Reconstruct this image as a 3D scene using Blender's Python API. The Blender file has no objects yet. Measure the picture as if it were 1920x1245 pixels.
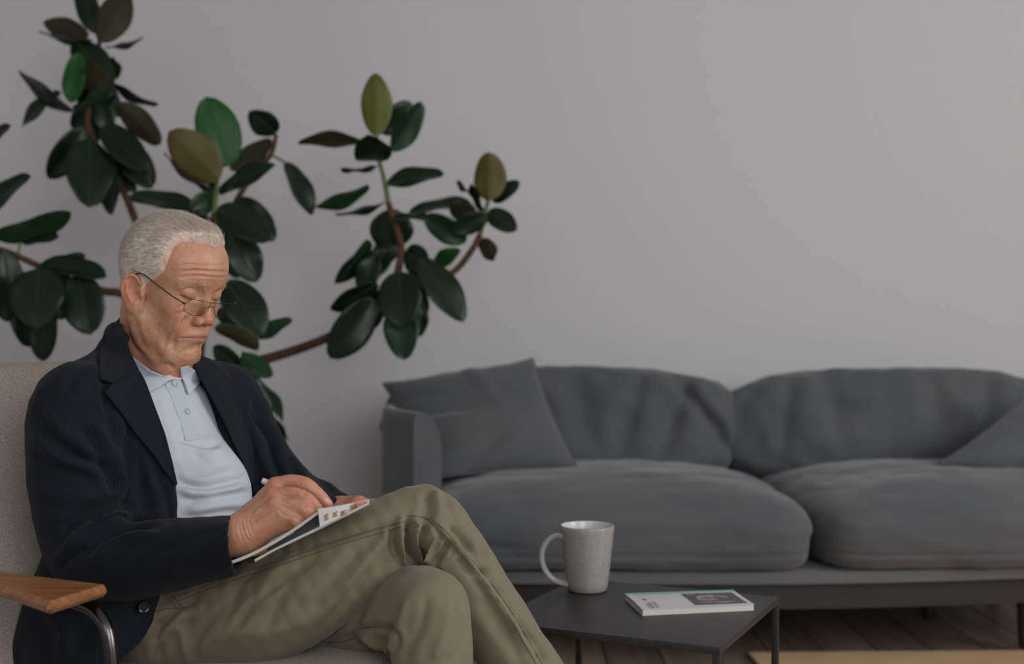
import bpy, bmesh, math, random
import numpy as np
from mathutils import Vector, Matrix
from mathutils.bvhtree import BVHTree

# ------------------------------------------------------------------ camera, light, exposure
S = bpy.context.scene
COL = S.collection
F_PX = 2300.0; CX = 960.0; CY = 622.5; CAM_H = 0.87
cam_d = bpy.data.cameras.new('camera'); cam = bpy.data.objects.new('camera', cam_d); COL.objects.link(cam)
cam.location = (0, 0, CAM_H); cam.rotation_euler = (math.pi/2, 0, 0)
cam_d.sensor_width = 36.0; cam_d.lens = F_PX/1920*36.0; cam_d.clip_start = .05
cam_d.dof.use_dof = True; cam_d.dof.focus_distance = 1.86; cam_d.dof.aperture_fstop = 3.0
S.camera = cam
S.view_settings.view_transform = 'Standard'; S.view_settings.look = 'None'
S.view_settings.gamma = 1.0; S.view_settings.exposure = 0.0
try: S.view_settings.use_curve_mapping = False
except Exception: pass
w = bpy.data.worlds.new('world'); S.world = w; w.use_nodes = True
w.node_tree.nodes['Background'].inputs[0].default_value = (.86, .92, 1, 1)
w.node_tree.nodes['Background'].inputs[1].default_value = .5
def area(name, loc, target, sx, sy, power, color):
    l = bpy.data.lights.new(name, 'AREA'); l.shape = 'RECTANGLE'; l.size = sx; l.size_y = sy
    l.energy = power; l.color = color
    o = bpy.data.objects.new(name, l); COL.objects.link(o); o.location = loc
    o.rotation_euler = (Vector(target)-Vector(loc)).to_track_quat('-Z', 'Y').to_euler()
    return o
# daylight entering through the tall windows of the right wall and the wall behind the camera
area('daylight_right_window', (3.93, .55, 1.95), (0, .55, 1.95), 2.1, 1.7, 90, (.985, .985, .995))
area('daylight_rear_window', (1.55, -2.43, 1.95), (1.55, 4, 1.95), 2.1, 1.7, 62, (.985, .985, .995))
area('daylight_rear_window_two', (-1.3, -2.43, 1.95), (-1.3, 4, 1.95), 1.5, 1.7, 10, (.985, .985, .995))

# ------------------------------------------------------------------ helpers
def P(px, py, d): return Vector(((px-CX)/F_PX*d, d, CAM_H-(py-CY)/F_PX*d))
def G(px, py, z):                                        # pixel ray meets the level plane z
    d = (CAM_H-z)*F_PX/(py-CY); return P(px, py, d)
def PX(v):
    v = np.asarray(v, float); return np.stack([CX+F_PX*v[..., 0]/v[..., 1], CY-F_PX*(v[..., 2]-CAM_H)/v[..., 1]], -1)
WL = {}
def empty(name, loc, label=None, cat=None, group=None):
    o = bpy.data.objects.new(name, None); COL.objects.link(o); o.location = loc; o.empty_display_size = .05
    WL[o.name] = Vector(loc); tag(o, label, cat, group); return o
def tag(o, label=None, cat=None, group=None, kind=None):
    for k, v in (('label', label), ('category', cat), ('group', group), ('kind', kind)):
        if v: o[k] = v
    return o
def mesh_obj(name, verts, faces, mat=None, parent=None, smooth=True, label=None, fm=None, sharp=None, loc=None):
    """verts in world coordinates; stored relative to the owner's base"""
    base = WL[parent.name] if parent is not None else Vector(loc if loc is not None else (0, 0, 0))
    v = np.asarray([tuple(a) for a in verts] if not isinstance(verts, np.ndarray) else verts, float)-np.array(base)
    me = bpy.data.meshes.new(name)
    if isinstance(faces, np.ndarray):
        n = len(faces); k = faces.shape[1]
        me.vertices.add(len(v)); me.vertices.foreach_set('co', v.astype(np.float32).ravel())
        me.loops.add(n*k); me.loops.foreach_set('vertex_index', faces.astype(np.int32).ravel())
        me.polygons.add(n); me.polygons.foreach_set('loop_start', np.arange(0, n*k, k, dtype=np.int32))
        me.update(calc_edges=True); me.validate()
    else:
        me.from_pydata(v.tolist(), [], faces)
    if smooth: me.polygons.foreach_set('use_smooth', [True]*len(me.polygons))
    if sharp is not None and smooth: me.set_sharp_from_angle(angle=math.radians(sharp))
    for m in (mat if isinstance(mat, (list, tuple)) else [mat]):
        if m: me.materials.append(m)
    if fm is not None: me.polygons.foreach_set('material_index', fm)
    o = bpy.data.objects.new(name, me); COL.objects.link(o)
    if parent is not None: o.parent = parent
    else: o.location = base
    WL[o.name] = base
    if label: o['label'] = label
    return o
def addattr(o, name, vals):
    a = o.data.attributes.new(name, 'FLOAT', 'POINT'); a.data.foreach_set('value', np.asarray(vals, np.float32))

class MB:
    def __init__(s): s.v = []; s.f = []; s.m = []
    def add(s, vs, fs, m=0):
        b = len(s.v); s.v += [Vector(a) for a in vs]; s.f += [[i+b for i in f] for f in fs]; s.m += [m]*len(fs); return s
    def box(s, c, sz, R=None, bev=0, m=0):
        bm = bmesh.new(); bmesh.ops.create_cube(bm, size=1)
        for v in bm.verts: v.co = Vector((v.co.x*sz[0], v.co.y*sz[1], v.co.z*sz[2]))
        if bev: bmesh.ops.bevel(bm, geom=bm.edges[:], offset=bev, segments=2, affect='EDGES', profile=.6)
        if R is not None: bm.transform(R)
        bm.transform(Matrix.Translation(Vector(c))); return s.bm(bm, m)
    def bm(s, bm, m=0):
        bm.verts.index_update(); s.add([v.co.copy() for v in bm.verts], [[v.index for v in f.verts] for f in bm.faces], m); bm.free(); return s
    def tube(s, pts, r, n=10, m=0, cap=True, flat=1.0):
        pts = [Vector(p) for p in pts]; N = len(pts); rs = r if isinstance(r, (list, tuple)) else [r]*N
        up = None; rings = []
        for i, p in enumerate(pts):
            t = (pts[min(i+1, N-1)]-pts[max(i-1, 0)]).normalized()
            if up is None: up = t.orthogonal().normalized()
            up = (up-t*up.dot(t)).normalized(); sd = t.cross(up)
            rings.append([p+(up*math.cos(a)+sd*math.sin(a)*flat)*rs[i] for a in [2*math.pi*k/n for k in range(n)]])
        vs = [q for r_ in rings for q in r_]; fs = []
        for i in range(N-1):
            for k in range(n): fs.append([i*n+k, i*n+(k+1) % n, (i+1)*n+(k+1) % n, (i+1)*n+k])
        if cap: fs += [list(range(n))[::-1], [(N-1)*n+k for k in range(n)]]
        return s.add(vs, fs, m)
    def lathe(s, prof, c, n=40, m=0, cap0=False, cap1=False):
        c = Vector(c); vs = []; fs = []
        for r, z in prof: vs += [c+Vector((r*math.cos(2*math.pi*k/n), r*math.sin(2*math.pi*k/n), z)) for k in range(n)]
        for i in range(len(prof)-1):
            for k in range(n): fs.append([i*n+k, i*n+(k+1) % n, (i+1)*n+(k+1) % n, (i+1)*n+k])
        if cap0: fs.append(list(range(n))[::-1])
        if cap1: fs.append([(len(prof)-1)*n+k for k in range(n)])
        return s.add(vs, fs, m)
    def slab(s, poly, z0, z1, m=0):                         # prism over a plan polygon
        n = len(poly); vs = [Vector((p[0], p[1], z0)) for p in poly]+[Vector((p[0], p[1], z1)) for p in poly]
        fs = [list(range(n))[::-1], [n+k for k in range(n)]]+[[k, (k+1) % n, n+(k+1) % n, n+k] for k in range(n)]
        return s.add(vs, fs, m)
    def build(s, name, mat, parent=None, smooth=True, label=None, sharp=35, loc=None):
        return mesh_obj(name, s.v, s.f, mat, parent, smooth, label, fm=s.m if isinstance(mat, (list, tuple)) else None, sharp=sharp, loc=loc)
def smooth_path(pts, n=8, closed=False):
    """Catmull-Rom"""
    p = [np.array(a, float) for a in pts]; out = []
    N = len(p)
    for i in range(N-1 if not closed else N):
        a, b, c, d = (p[max(i-1, 0)] if not closed else p[i-1]), p[i % N], p[(i+1) % N], (p[min(i+2, N-1)] if not closed else p[(i+2) % N])
        for k in range(n):
            t = k/n; out.append(.5*((2*b)+(-a+c)*t+(2*a-5*b+4*c-d)*t*t+(-a+3*b-3*c+d)*t**3))
    if not closed: out.append(p[-1])
    return out
def lattice(n):
    """unit cube surface lattice, n cells a side -> points in [-1,1]^3, quads"""
    idx = {}; pts = []; fs = []
    def g(k):
        if k not in idx: idx[k] = len(pts); pts.append([2*a/n-1 for a in k])
        return idx[k]
    for ax in range(3):
        for s in (0, n):
            for i in range(n):
                for j in range(n):
                    q = []
                    for (di, dj) in ((0, 0), (1, 0), (1, 1), (0, 1)):
                        k = [0, 0, 0]; k[ax] = s; k[(ax+1) % 3] = i+di; k[(ax+2) % 3] = j+dj; q.append(g(tuple(k)))
                    fs.append(q if s else q[::-1])
    return np.array(pts), np.array(fs)
def cushion(c, half, p, n=30, disp=None, rx=0, rz=0, pt=None, pb=None):
    q, f = lattice(n); q = np.sign(q)*np.abs(q)**.8
    a_ = (np.abs(q[:, :2])**p).sum(1)**(1/p); pz = np.where(q[:, 2] > 0, pt or p, pb or p); u = q/((a_**pz+np.abs(q[:, 2])**pz)**(1/pz))[:, None]
    v = u*np.array(half)
    if disp is not None: v = disp(u, v)
    R = np.array(Matrix.Rotation(rz, 3, 'Z') @ Matrix.Rotation(rx, 3, 'X'))
    return v @ R.T+np.array(c), f
def vnoise(p, seed=0):
    """cheap smooth value noise on (n,3) points"""
    p = np.asarray(p, float); i = np.floor(p).astype(int); f = p-i; f = f*f*(3-2*f); r = 0
    for dx in (0, 1):
        for dy in (0, 1):
            for dz in (0, 1):
                h = np.sin((i[:, 0]+dx)*127.1+(i[:, 1]+dy)*311.7+(i[:, 2]+dz)*74.7+seed*17.3)*43758.5453
                h = h-np.floor(h)
                r = r+h*np.abs(1-dx-f[:, 0])*np.abs(1-dy-f[:, 1])*np.abs(1-dz-f[:, 2])
    return r*2-1

# ------------------------------------------------------------------ materials
def mat(name, col, rough=.6, spec=.5, metal=0, noise=None, bump=None, sheen=0, coat=0, sss=0, sss_r=(1, .3, .15), alpha=1, trans=0, coords='Object'):
    """noise=(scale, amount, detail, colour2) mottles the colour; bump=(scale, strength, distance)"""
    m = bpy.data.materials.new(name); m.use_nodes = True; nt = m.node_tree; N = nt.nodes; b = N['Principled BSDF']
    b.inputs['Base Color'].default_value = (*col, 1); b.inputs['Roughness'].default_value = rough
    b.inputs['Specular IOR Level'].default_value = spec; b.inputs['Metallic'].default_value = metal
    b.inputs['Sheen Weight'].default_value = sheen; b.inputs['Coat Weight'].default_value = coat
    if sheen: b.inputs['Sheen Roughness'].default_value = .45
    if sss: b.inputs['Subsurface Weight'].default_value = sss; b.inputs['Subsurface Radius'].default_value = sss_r; b.inputs['Subsurface Scale'].default_value = .006
    b.inputs['Alpha'].default_value = alpha; b.inputs['Transmission Weight'].default_value = trans
    tc = N.new('ShaderNodeTexCoord')
    if noise:
        t = N.new('ShaderNodeTexNoise'); t.inputs['Scale'].default_value = noise[0]; t.inputs['Detail'].default_value = noise[2]
        nt.links.new(tc.outputs[coords], t.inputs['Vector'])
        r = N.new('ShaderNodeMapRange'); r.inputs[1].default_value = .3; r.inputs[2].default_value = .7; r.inputs[4].default_value = noise[1]
        nt.links.new(t.outputs[0], r.inputs[0])
        x = N.new('ShaderNodeMix'); x.data_type = 'RGBA'; x.inputs[6].default_value = (*col, 1); x.inputs[7].default_value = (*noise[3], 1)
        nt.links.new(r.outputs[0], x.inputs[0]); nt.links.new(x.outputs[2], b.inputs['Base Color'])
    if bump:
        t = N.new('ShaderNodeTexNoise'); t.inputs['Scale'].default_value = bump[0]; t.inputs['Detail'].default_value = 4
        nt.links.new(tc.outputs[coords], t.inputs['Vector'])
        u = N.new('ShaderNodeBump'); u.inputs['Strength'].default_value = bump[1]; u.inputs['Distance'].default_value = bump[2]
        nt.links.new(t.outputs[0], u.inputs['Height']); nt.links.new(u.outputs[0], b.inputs['Normal'])
    return m
def nodes(m): return m.node_tree, m.node_tree.nodes, m.node_tree.nodes['Principled BSDF']
def wood_mat(name, c1, c2, scale, rough, stretch=(1, 12, 12), island=False):
    m = mat(name, c1, rough); nt, N, b = nodes(m)
    tc = N.new('ShaderNodeTexCoord'); mp = N.new('ShaderNodeMapping'); mp.inputs['Scale'].default_value = stretch
    nt.links.new(tc.outputs['Object'], mp.inputs[0])
    if island:
        oi = N.new('ShaderNodeObjectInfo'); ad = N.new('ShaderNodeVectorMath'); ad.operation = 'MULTIPLY_ADD'
        cm = N.new('ShaderNodeCombineXYZ'); nt.links.new(oi.outputs['Random'], cm.inputs[0]); nt.links.new(oi.outputs['Random'], cm.inputs[1])
        nt.links.new(cm.outputs[0], ad.inputs[0]); ad.inputs[1].default_value = (37, 53, 0)
        nt.links.new(tc.outputs['Object'], ad.inputs[2]); nt.links.new(ad.outputs[0], mp.inputs[0])
    t = N.new('ShaderNodeTexNoise'); t.inputs['Scale'].default_value = scale; t.inputs['Detail'].default_value = 6; t.inputs['Distortion'].default_value = .6
    nt.links.new(mp.outputs[0], t.inputs['Vector'])
    r = N.new('ShaderNodeValToRGB'); r.color_ramp.elements[0].position = .3; r.color_ramp.elements[1].position = .7
    r.color_ramp.elements[0].color = (*c1, 1); r.color_ramp.elements[1].color = (*c2, 1)
    nt.links.new(t.outputs[0], r.inputs[0]); out = r.outputs[0]
    if island:
        hs = N.new('ShaderNodeHueSaturation'); mr = N.new('ShaderNodeMapRange'); mr.inputs[3].default_value = .75; mr.inputs[4].default_value = 1.2
        nt.links.new(oi.outputs['Random'], mr.inputs[0]); nt.links.new(mr.outputs[0], hs.inputs['Value']); nt.links.new(out, hs.inputs['Color']); out = hs.outputs[0]
    nt.links.new(out, b.inputs['Base Color'])
    u = N.new('ShaderNodeBump'); u.inputs['Strength'].default_value = .15; u.inputs['Distance'].default_value = .002
    nt.links.new(t.outputs[0], u.inputs['Height']); nt.links.new(u.outputs[0], b.inputs['Normal'])
    return m
def weave_mat(name, c1, c2, scale, rough=.9, bump=.5, dist=.001):
    m = mat(name, c1, rough, .2); nt, N, b = nodes(m)
    tc = N.new('ShaderNodeTexCoord'); hs = []
    for ax in ('X', 'Z'):
        mp = N.new('ShaderNodeMapping'); nt.links.new(tc.outputs['Object'], mp.inputs[0])
        wv = N.new('ShaderNodeTexWave'); wv.bands_direction = ax; wv.inputs['Scale'].default_value = scale; wv.inputs['Distortion'].default_value = 2.5; wv.inputs['Detail'].default_value = 2; wv.inputs['Detail Scale'].default_value = 3
        nt.links.new(mp.outputs[0], wv.inputs['Vector']); hs.append(wv)
    mu = N.new('ShaderNodeMath'); mu.operation = 'MULTIPLY'; nt.links.new(hs[0].outputs['Fac'], mu.inputs[0]); nt.links.new(hs[1].outputs['Fac'], mu.inputs[1])
    nz = N.new('ShaderNodeTexNoise'); nz.inputs['Scale'].default_value = scale*1.3; nt.links.new(tc.outputs['Object'], nz.inputs['Vector'])
    av = N.new('ShaderNodeMath'); av.operation = 'MULTIPLY_ADD'; av.inputs[1].default_value = .6; nt.links.new(nz.outputs[0], av.inputs[0]); nt.links.new(mu.outputs[0], av.inputs[2])
    x = N.new('ShaderNodeMix'); x.data_type = 'RGBA'; x.inputs[6].default_value = (*c2, 1); x.inputs[7].default_value = (*c1, 1)
    nt.links.new(av.outputs[0], x.inputs[0]); nt.links.new(x.outputs[2], b.inputs['Base Color'])
    u = N.new('ShaderNodeBump'); u.inputs['Strength'].default_value = bump; u.inputs['Distance'].default_value = dist
    nt.links.new(av.outputs[0], u.inputs['Height']); nt.links.new(u.outputs[0], b.inputs['Normal'])
    return m
M = {}
M['wall'] = mat('wall_paint', (.60, .592, .602), .9, .2, noise=(1.2, .25, 3, (.575, .57, .585)), bump=(60, .08, .002))
M['ceil'] = mat('ceiling_paint', (.72, .72, .72), .9, .2)
M['plank'] = wood_mat('plank_wood', (.17, .125, .088), (.28, .21, .15), 1.6, .5, (14, 1.1, 14), island=True)
M['sub'] = mat('subfloor', (.05, .04, .03), .9)
M['rug'] = mat('rug_wool', (.62, .38, .16), .95, .1, noise=(9, .7, 4, (.52, .30, .11)), bump=(300, .6, .004), sheen=.2)
M['sofa'] = mat('sofa_velvet', (.076, .082, .090), .88, .2, noise=(3.2, .8, 4, (.115, .115, .117)), bump=(260, .25, .002), sheen=.25)
M['sofa_rail'] = mat('sofa_rail_fabric', (.12, .122, .128), .8, .25, sheen=.15, bump=(300, .2, .001))
M['blackmetal'] = mat('black_metal', (.016, .015, .015), .45, .5, noise=(40, .4, 3, (.024, .022, .021)), bump=(220, .08, .001))
M['tabletop'] = mat('black_table_coat', (.022, .021, .0205), .42, .45, noise=(26, .6, 5, (.034, .032, .030)), bump=(140, .1, .001))
M['mug'] = mat('grey_glaze', (.262, .248, .238), .2, .5, noise=(130, .7, 6, (.335, .318, .308)), bump=(60, .16, .003))
M['muginside'] = mat('white_glaze', (.56, .55, .55), .18, .5)
M['paper'] = mat('paper_white', (.55, .55, .54), .6, .3)
M['pageedge'] = mat('page_edges', (.60, .575, .54), .8, .2, noise=(3, .6, 2, (.50, .47, .43)))
M['teal'] = mat('teal_print', (.20, .42, .42), .5, .3)
M['ink'] = mat('dark_ink', (.05, .05, .055), .5, .3)
M['greyink'] = mat('grey_ink', (.25, .24, .25), .5, .3)
M['pinkink'] = mat('pale_pink_print', (.55, .42, .42), .5, .3)
M['photo'] = mat('photo_print', (.038, .034, .040), .35, .4, noise=(14, .8, 3, (.08, .068, .08)))
M['photo2'] = mat('photo_print_pale', (.36, .28, .31), .35, .4, noise=(70, .95, 3, (.09, .065, .08)))
M['orangeink'] = mat('orange_print', (.42, .17, .02), .5, .3, noise=(300, .6, 2, (.22, .07, .02)))
M['redink'] = mat('red_print', (.55, .10, .09), .5, .3, noise=(120, .7, 2, (.60, .42, .36)))
M['chairfab'] = mat('oatmeal_weave', (.60, .545, .46), .95, .15, noise=(620, .95, 2, (.26, .23, .19)), bump=(620, .8, .0016))
M['armwood'] = wood_mat('oiled_wood', (.17, .062, .019), (.37, .165, .06), 2.0, .33, (4, 70, 40))
M['chrome'] = mat('dark_chrome', (.10, .095, .10), .20, .5, metal=1)
M['leaf'] = mat('leaf_upper', (.0042, .0145, .0062), .30, .26, noise=(12, .7, 3, (.0075, .0235, .0095)))
M['leafmid'] = mat('leaf_upper_green', (.009, .033, .010), .30, .28, noise=(12, .7, 3, (.015, .055, .016)))
M['leafbright'] = mat('leaf_young', (.010, .066, .011), .36, .18, noise=(12, .7, 3, (.013, .082, .014)))
M['leafunder'] = mat('leaf_underside', (.028, .030, .012), .55, .25, noise=(12, .7, 3, (.046, .044, .016)))
M['leafolive'] = mat('leaf_underside_young', (.105, .125, .018), .5, .3, noise=(12, .7, 3, (.085, .10, .020)))
M['leafbrown'] = mat('leaf_underside_bronze', (.105, .080, .020), .5, .3, noise=(12, .7, 3, (.085, .068, .018)))
M['vein'] = mat('leaf_vein', (.024, .055, .018), .5, .3)
M['bark'] = mat('bark', (.115, .055, .030), .8, .2, noise=(50, .8, 5, (.06, .032, .022)), bump=(90, .6, .004))
M['shoot'] = mat('green_shoot', (.10, .15, .03), .6, .3)
M['pot'] = mat('pot_clay', (.30, .29, .28), .7, .3, noise=(20, .5, 4, (.24, .23, .22)))
M['soil'] = mat('soil', (.03, .022, .016), .95, .1, bump=(80, .9, .01))
M['frame'] = mat('window_frame_paint', (.7, .7, .7), .5, .4)
# ------------------------------------------------------------------ the room
WY = 4.3; X0, X1, YR, ZC = -2.6, 4.0, -2.5, 3.0
def wall(name, mb): return tag(mb.build(name, M['wall'], smooth=False), kind='structure')
wall('wall_back', MB().box(((X0+X1)/2, WY+.06, ZC/2), (X1-X0+.24, .12, ZC)))
wall('wall_left', MB().box((X0-.06, (WY+YR)/2, ZC/2), (.12, WY-YR, ZC)))
def wall_with_holes(name, axis, pos, lo, hi, holes):
    """a wall across [lo,hi] with rectangular window holes (a0,a1,z0,z1)"""
    mb = MB(); xs = sorted({lo, hi, *[h[0] for h in holes], *[h[1] for h in holes]})
    for a, b in zip(xs, xs[1:]):
        hs = [h for h in holes if h[0] <= a and h[1] >= b]; zz = [(0, ZC)] if not hs else [(0, hs[0][2]), (hs[0][3], ZC)]
        for z0, z1 in zz:
            c = (a+b)/2
            if axis == 'x': mb.box((c, pos, (z0+z1)/2), (b-a, .12, z1-z0))
            else: mb.box((pos, c, (z0+z1)/2), (.12, b-a, z1-z0))
    return wall(name, mb)
wall_with_holes('wall_rear', 'x', YR-.06, X0-.12, X1+.12, [(-2.1, -.5, 1.05, 2.85), (.45, 2.65, 1.05, 2.85)])
wall_with_holes('wall_right', 'y', X1+.06, YR, WY, [(-.55, 1.65, 1.05, 2.85)])
def window(name, axis, pos, a0, a1):
    e = empty(name, (((a0+a1)/2, pos, 1.05) if axis == 'x' else (pos, (a0+a1)/2, 1.05))); tag(e, kind='structure')
    def bar(a, b, z0, z1, nm):
        c = (a+b)/2; mb = MB()
        if axis == 'x': mb.box((c, pos, (z0+z1)/2), (b-a, .06, z1-z0))
        else: mb.box((pos, c, (z0+z1)/2), (.06, b-a, z1-z0))
        mb.build(nm, M['frame'], e, smooth=False)
    bar(a0, a0+.05, 1.05, 2.85, 'window_jamb'); bar(a1-.05, a1, 1.05, 2.85, 'window_jamb')
    bar(a0+.05, a1-.05, 1.05, 1.10, 'window_sill'); bar(a0+.05, a1-.05, 2.80, 2.85, 'window_head')
window('window_1', 'x', YR-.07, -2.1, -.5); window('window_2', 'x', YR-.07, .45, 2.65); window('window_3', 'y', X1+.07, -.55, 1.65)
tag(MB().box(((X0+X1)/2, (WY+YR)/2, ZC+.06), (X1-X0+.24, WY-YR+.24, .12)).build('ceiling', M['ceil'], smooth=False), kind='structure')
floor = tag(MB().box(((X0+X1)/2, (WY+YR)/2, -.06), (X1-X0+.24, WY-YR+.24, .08)).build('floor', M['sub'], smooth=False), kind='structure')
pw, pl = .150, 2.3; gap = .004
pm = None; rnd = random.Random(4)
for i in range(int((X1-X0)/pw)):
    y = YR-rnd.random()*pl; x = X0+pw*(i+.5)
    while y < WY:
        a, b = max(y, YR), min(y+pl, WY)
        if b-a > .05:
            full = abs((b-a)-pl) < 1e-6
            if full and pm: o = bpy.data.objects.new('plank', pm)
            else:
                mb = MB().box((0, 0, -.011), (pw-gap, b-a-gap, .022), bev=.0015)
                me = bpy.data.meshes.new('plank'); me.from_pydata([tuple(v) for v in mb.v], [], mb.f); me.materials.append(M['plank'])
                o = bpy.data.objects.new('plank', me)
                if full: pm = me
            COL.objects.link(o); o.parent = floor; o.location = (x, (a+b)/2, 0)
        y += pl
for nm, c, sz in (('baseboard_back', ((X0+X1)/2, WY-.008, .045), (X1-X0, .016, .09)),):
    tag(MB().box(c, sz, bev=.003).build(nm, M['frame'], smooth=False), kind='structure')

# rug
rg = MB().box((0, 0, 0), (2.1, 1.35, .012), bev=.004)
c0 = G(1403, 1222, .012)
Rz = Matrix.Rotation(math.radians(1.5), 4, 'Z')
tag(mesh_obj('rug', [Rz @ (v+Vector((1.05, -.675, .006)))+Vector((c0.x, c0.y, 0)) for v in rg.v], rg.f, M['rug'], smooth=False, loc=(c0.x, c0.y, 0)), 'flat tan ochre rug on the plank floor before the sofa', 'rug')

# ------------------------------------------------------------------ sofa
sofa = empty('sofa', (.75, 3.6, 0), 'dark grey velvet sofa with rounded arms and puffy cushions', 'sofa')
def arm_path(side):
    a = [(-.262, 3.27), (-.315, 3.37), (-.365, 3.50), (-.385, 3.66), (-.370, 3.84), (-.30, 3.98), (-.16, 4.06)]
    if side > 0: a = [(1.53-x, y+.02) for x, y in a]
    return smooth_path(a, 6)
def shell(path, prof, name):
    """sweep a cross-section (offset inward, z) along a plan path"""
    n = len(path); mb = MB(); rings = []
    for i, p in enumerate(path):
        t = np.array(path[min(i+1, n-1)])-np.array(path[max(i-1, 0)]); t /= np.linalg.norm(t)
        nrm = np.array([t[1], -t[0]])                           # inward for the left arm
        k = min(1, .55+.45*min(i, n-1-i)/3) if name != 'back_panel' else 1
        rings.append([Vector((p[0]+nrm[0]*o, p[1]+nrm[1]*o, z)) for o, z in prof])
    m = len(prof)
    mb.add([v for r in rings for v in r], [[i*m+k, i*m+(k+1) % m, (i+1)*m+(k+1) % m, (i+1)*m+k] for i in range(n-1) for k in range(m)]+[list(range(m)), [(n-1)*m+k for k in range(m)][::-1]])
    return mb
def arm_prof(h, t):
    pr = [(0, .235), (0, h-.03)]
    for k in range(1, 6): a = k/5*math.pi/2; pr.append((.02*(1-math.cos(a)), h-.03+.03*math.sin(a)))
    for k in range(1, 10): a = k/9*math.pi/2; pr.append((.02+(t-.02)*math.sin(a), h-.10*(1-math.cos(a))))
    pr.append((t, .235)); return pr
for sd in (-1, 1):
    path = arm_path(sd)
    if sd > 0: path = path[::-1]
    mb = shell(path, arm_prof(.655, .082), 'arm'); mb.build('arm', M['sofa'], sofa, sharp=50)
bp = smooth_path([(-.16, 4.06), (.3, 4.09), (.75, 4.10), (1.2, 4.10), (1.69, 4.08)], 8)
shell(bp, arm_prof(.65, .10), 'back_panel').build('back_panel', M['sofa'], sofa, sharp=50)
# base rail, bowed in plan, and the legs
front = smooth_path([(-.27, 3.26), (-.20, 3.15), (0, 3.12), (.4, 3.11), (.75, 3.115), (1.1, 3.15), (1.45, 3.215), (1.68, 3.32), (1.79, 3.5)], 6)
backp = [(1.86, 3.8), (1.75, 4.03), (.75, 4.07), (-.2, 4.03), (-.34, 3.8), (-.33, 3.5)]
out = [tuple(p) for p in front]+backp
MB().slab(out, .230, .258).build('base_rail', M['sofa_rail'], sofa, sharp=30)
cen = np.array([.75, 3.6])
MB().slab([tuple(cen+(np.array(p)-cen)*.94) for p in out], .160, .230).build('underframe', M['blackmetal'], sofa, sharp=30)
for (x, y) in ((-.12, 3.24), (-.15, 3.9), (1.27, 3.74), (1.395, 3.325), (1.55, 3.95), (.62, 3.85)):
    z0 = .0125 if y < 3.4 and x > .7 else 0
    MB().lathe([(.016, z0), (.02, z0+.004), (.022, .03), (.026, .160)], (x, y, 0), 14, cap0=True, cap1=True).build('leg', M['blackmetal'], sofa)
def seat_disp(seed, sgn):
    def d(u, v):
        v = v.copy(); top = np.clip(u[:, 2], 0, 1)
        v[:, 2] += .022*top*(1-u[:, 0]**2)*(1-u[:, 1]**2)
        v[:, 1] -= .025*np.clip(-u[:, 1], 0, 1)*(1-u[:, 2]**2)
        nz = vnoise(u*np.array([5, 5, 3])+seed, seed)*.0055+vnoise(u*np.array([14, 10, 5])+seed, seed+3)*.003
        v += nz[:, None]*u/np.linalg.norm(u, axis=1, keepdims=True)
        # the piped seam low on the front and the gathers at the ends
        seam = np.exp(-((u[:, 2]+.55)/.05)**2)*np.clip(-u[:, 1], 0, 1); v[:, 1] += .004*seam
        return v
    return d
for (cx, cy, hx, hy, rz, sd) in ((.262, 3.475, .512, .385, .0, 1), (1.290, 3.525, .522, .395, math.radians(4), 5)):
    v, f = cushion((cx, cy, .366), (hx, hy, .108), 9, 44, seat_disp(sd, 1), rz=rz, pt=2.9, pb=9)
    mesh_obj('seat_cushion', v, f, M['sofa'], sofa)
def back_disp(seed, folds):
    def d(u, v):
        v = v.copy(); fr = np.clip(-u[:, 1], 0, 1); tp = np.clip(u[:, 2], 0, 1)
        v[:, 2] += .012*tp*np.cos(u[:, 0]*1.4)
        for (x0, w, dep, sl, z0) in folds:
            xx = u[:, 0]-x0-sl*u[:, 2]
            g = np.exp(-(xx/w)**2)*np.clip(1.1-np.abs(u[:, 2]-z0), 0, 1)
            v[:, 1] += 1.5*dep*g*(fr > .05)*fr; v[:, 2] -= .06*dep*np.exp(-(xx/w)**2)*tp
        v[:, 1] += .004*np.sin(u[:, 0]*21+seed)*fr*(.5+.5*u[:, 2])
        nz = vnoise(u*np.array([6, 4, 3])+seed, seed)*.012+vnoise(u*np.array([15, 6, 4]), seed+2)*.006
        dn = u/np.linalg.norm(u, axis=1, keepdims=True); dn[:, 2] *= .35; v += nz[:, None]*dn
        return v
    return d
fl = [(-.15, .05, .020, .05, .2), (.12, .07, .028, -.06, .3), (.36, .05, .024, .08, .3), (.60, .06, .030, .12, .2), (-.42, .06, .02, 0, .2), (.82, .05, .034, -.25, 0)]
fr_ = [(-.66, .05, .022, .08, .2), (-.38, .06, .026, -.05, .3), (-.10, .05, .022, .05, .3), (.16, .06, .028, -.03, .3), (.38, .05, .024, .10, .3), (.62, .06, .026, .16, .2)]
v, f = cushion((.155, 3.865, .565), (.555, .155, .178), 3.6, 48, back_disp(2, fl), rx=math.radians(-12)); mesh_obj('back_cushion', v, f, M['sofa'], sofa)
v, f = cushion((1.215, 3.895, .562), (.590, .150, .180), 3.0, 48, back_disp(7, fr_), rx=math.radians(-12), rz=math.radians(3)); mesh_obj('back_cushion', v, f, M['sofa'], sofa)
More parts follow.
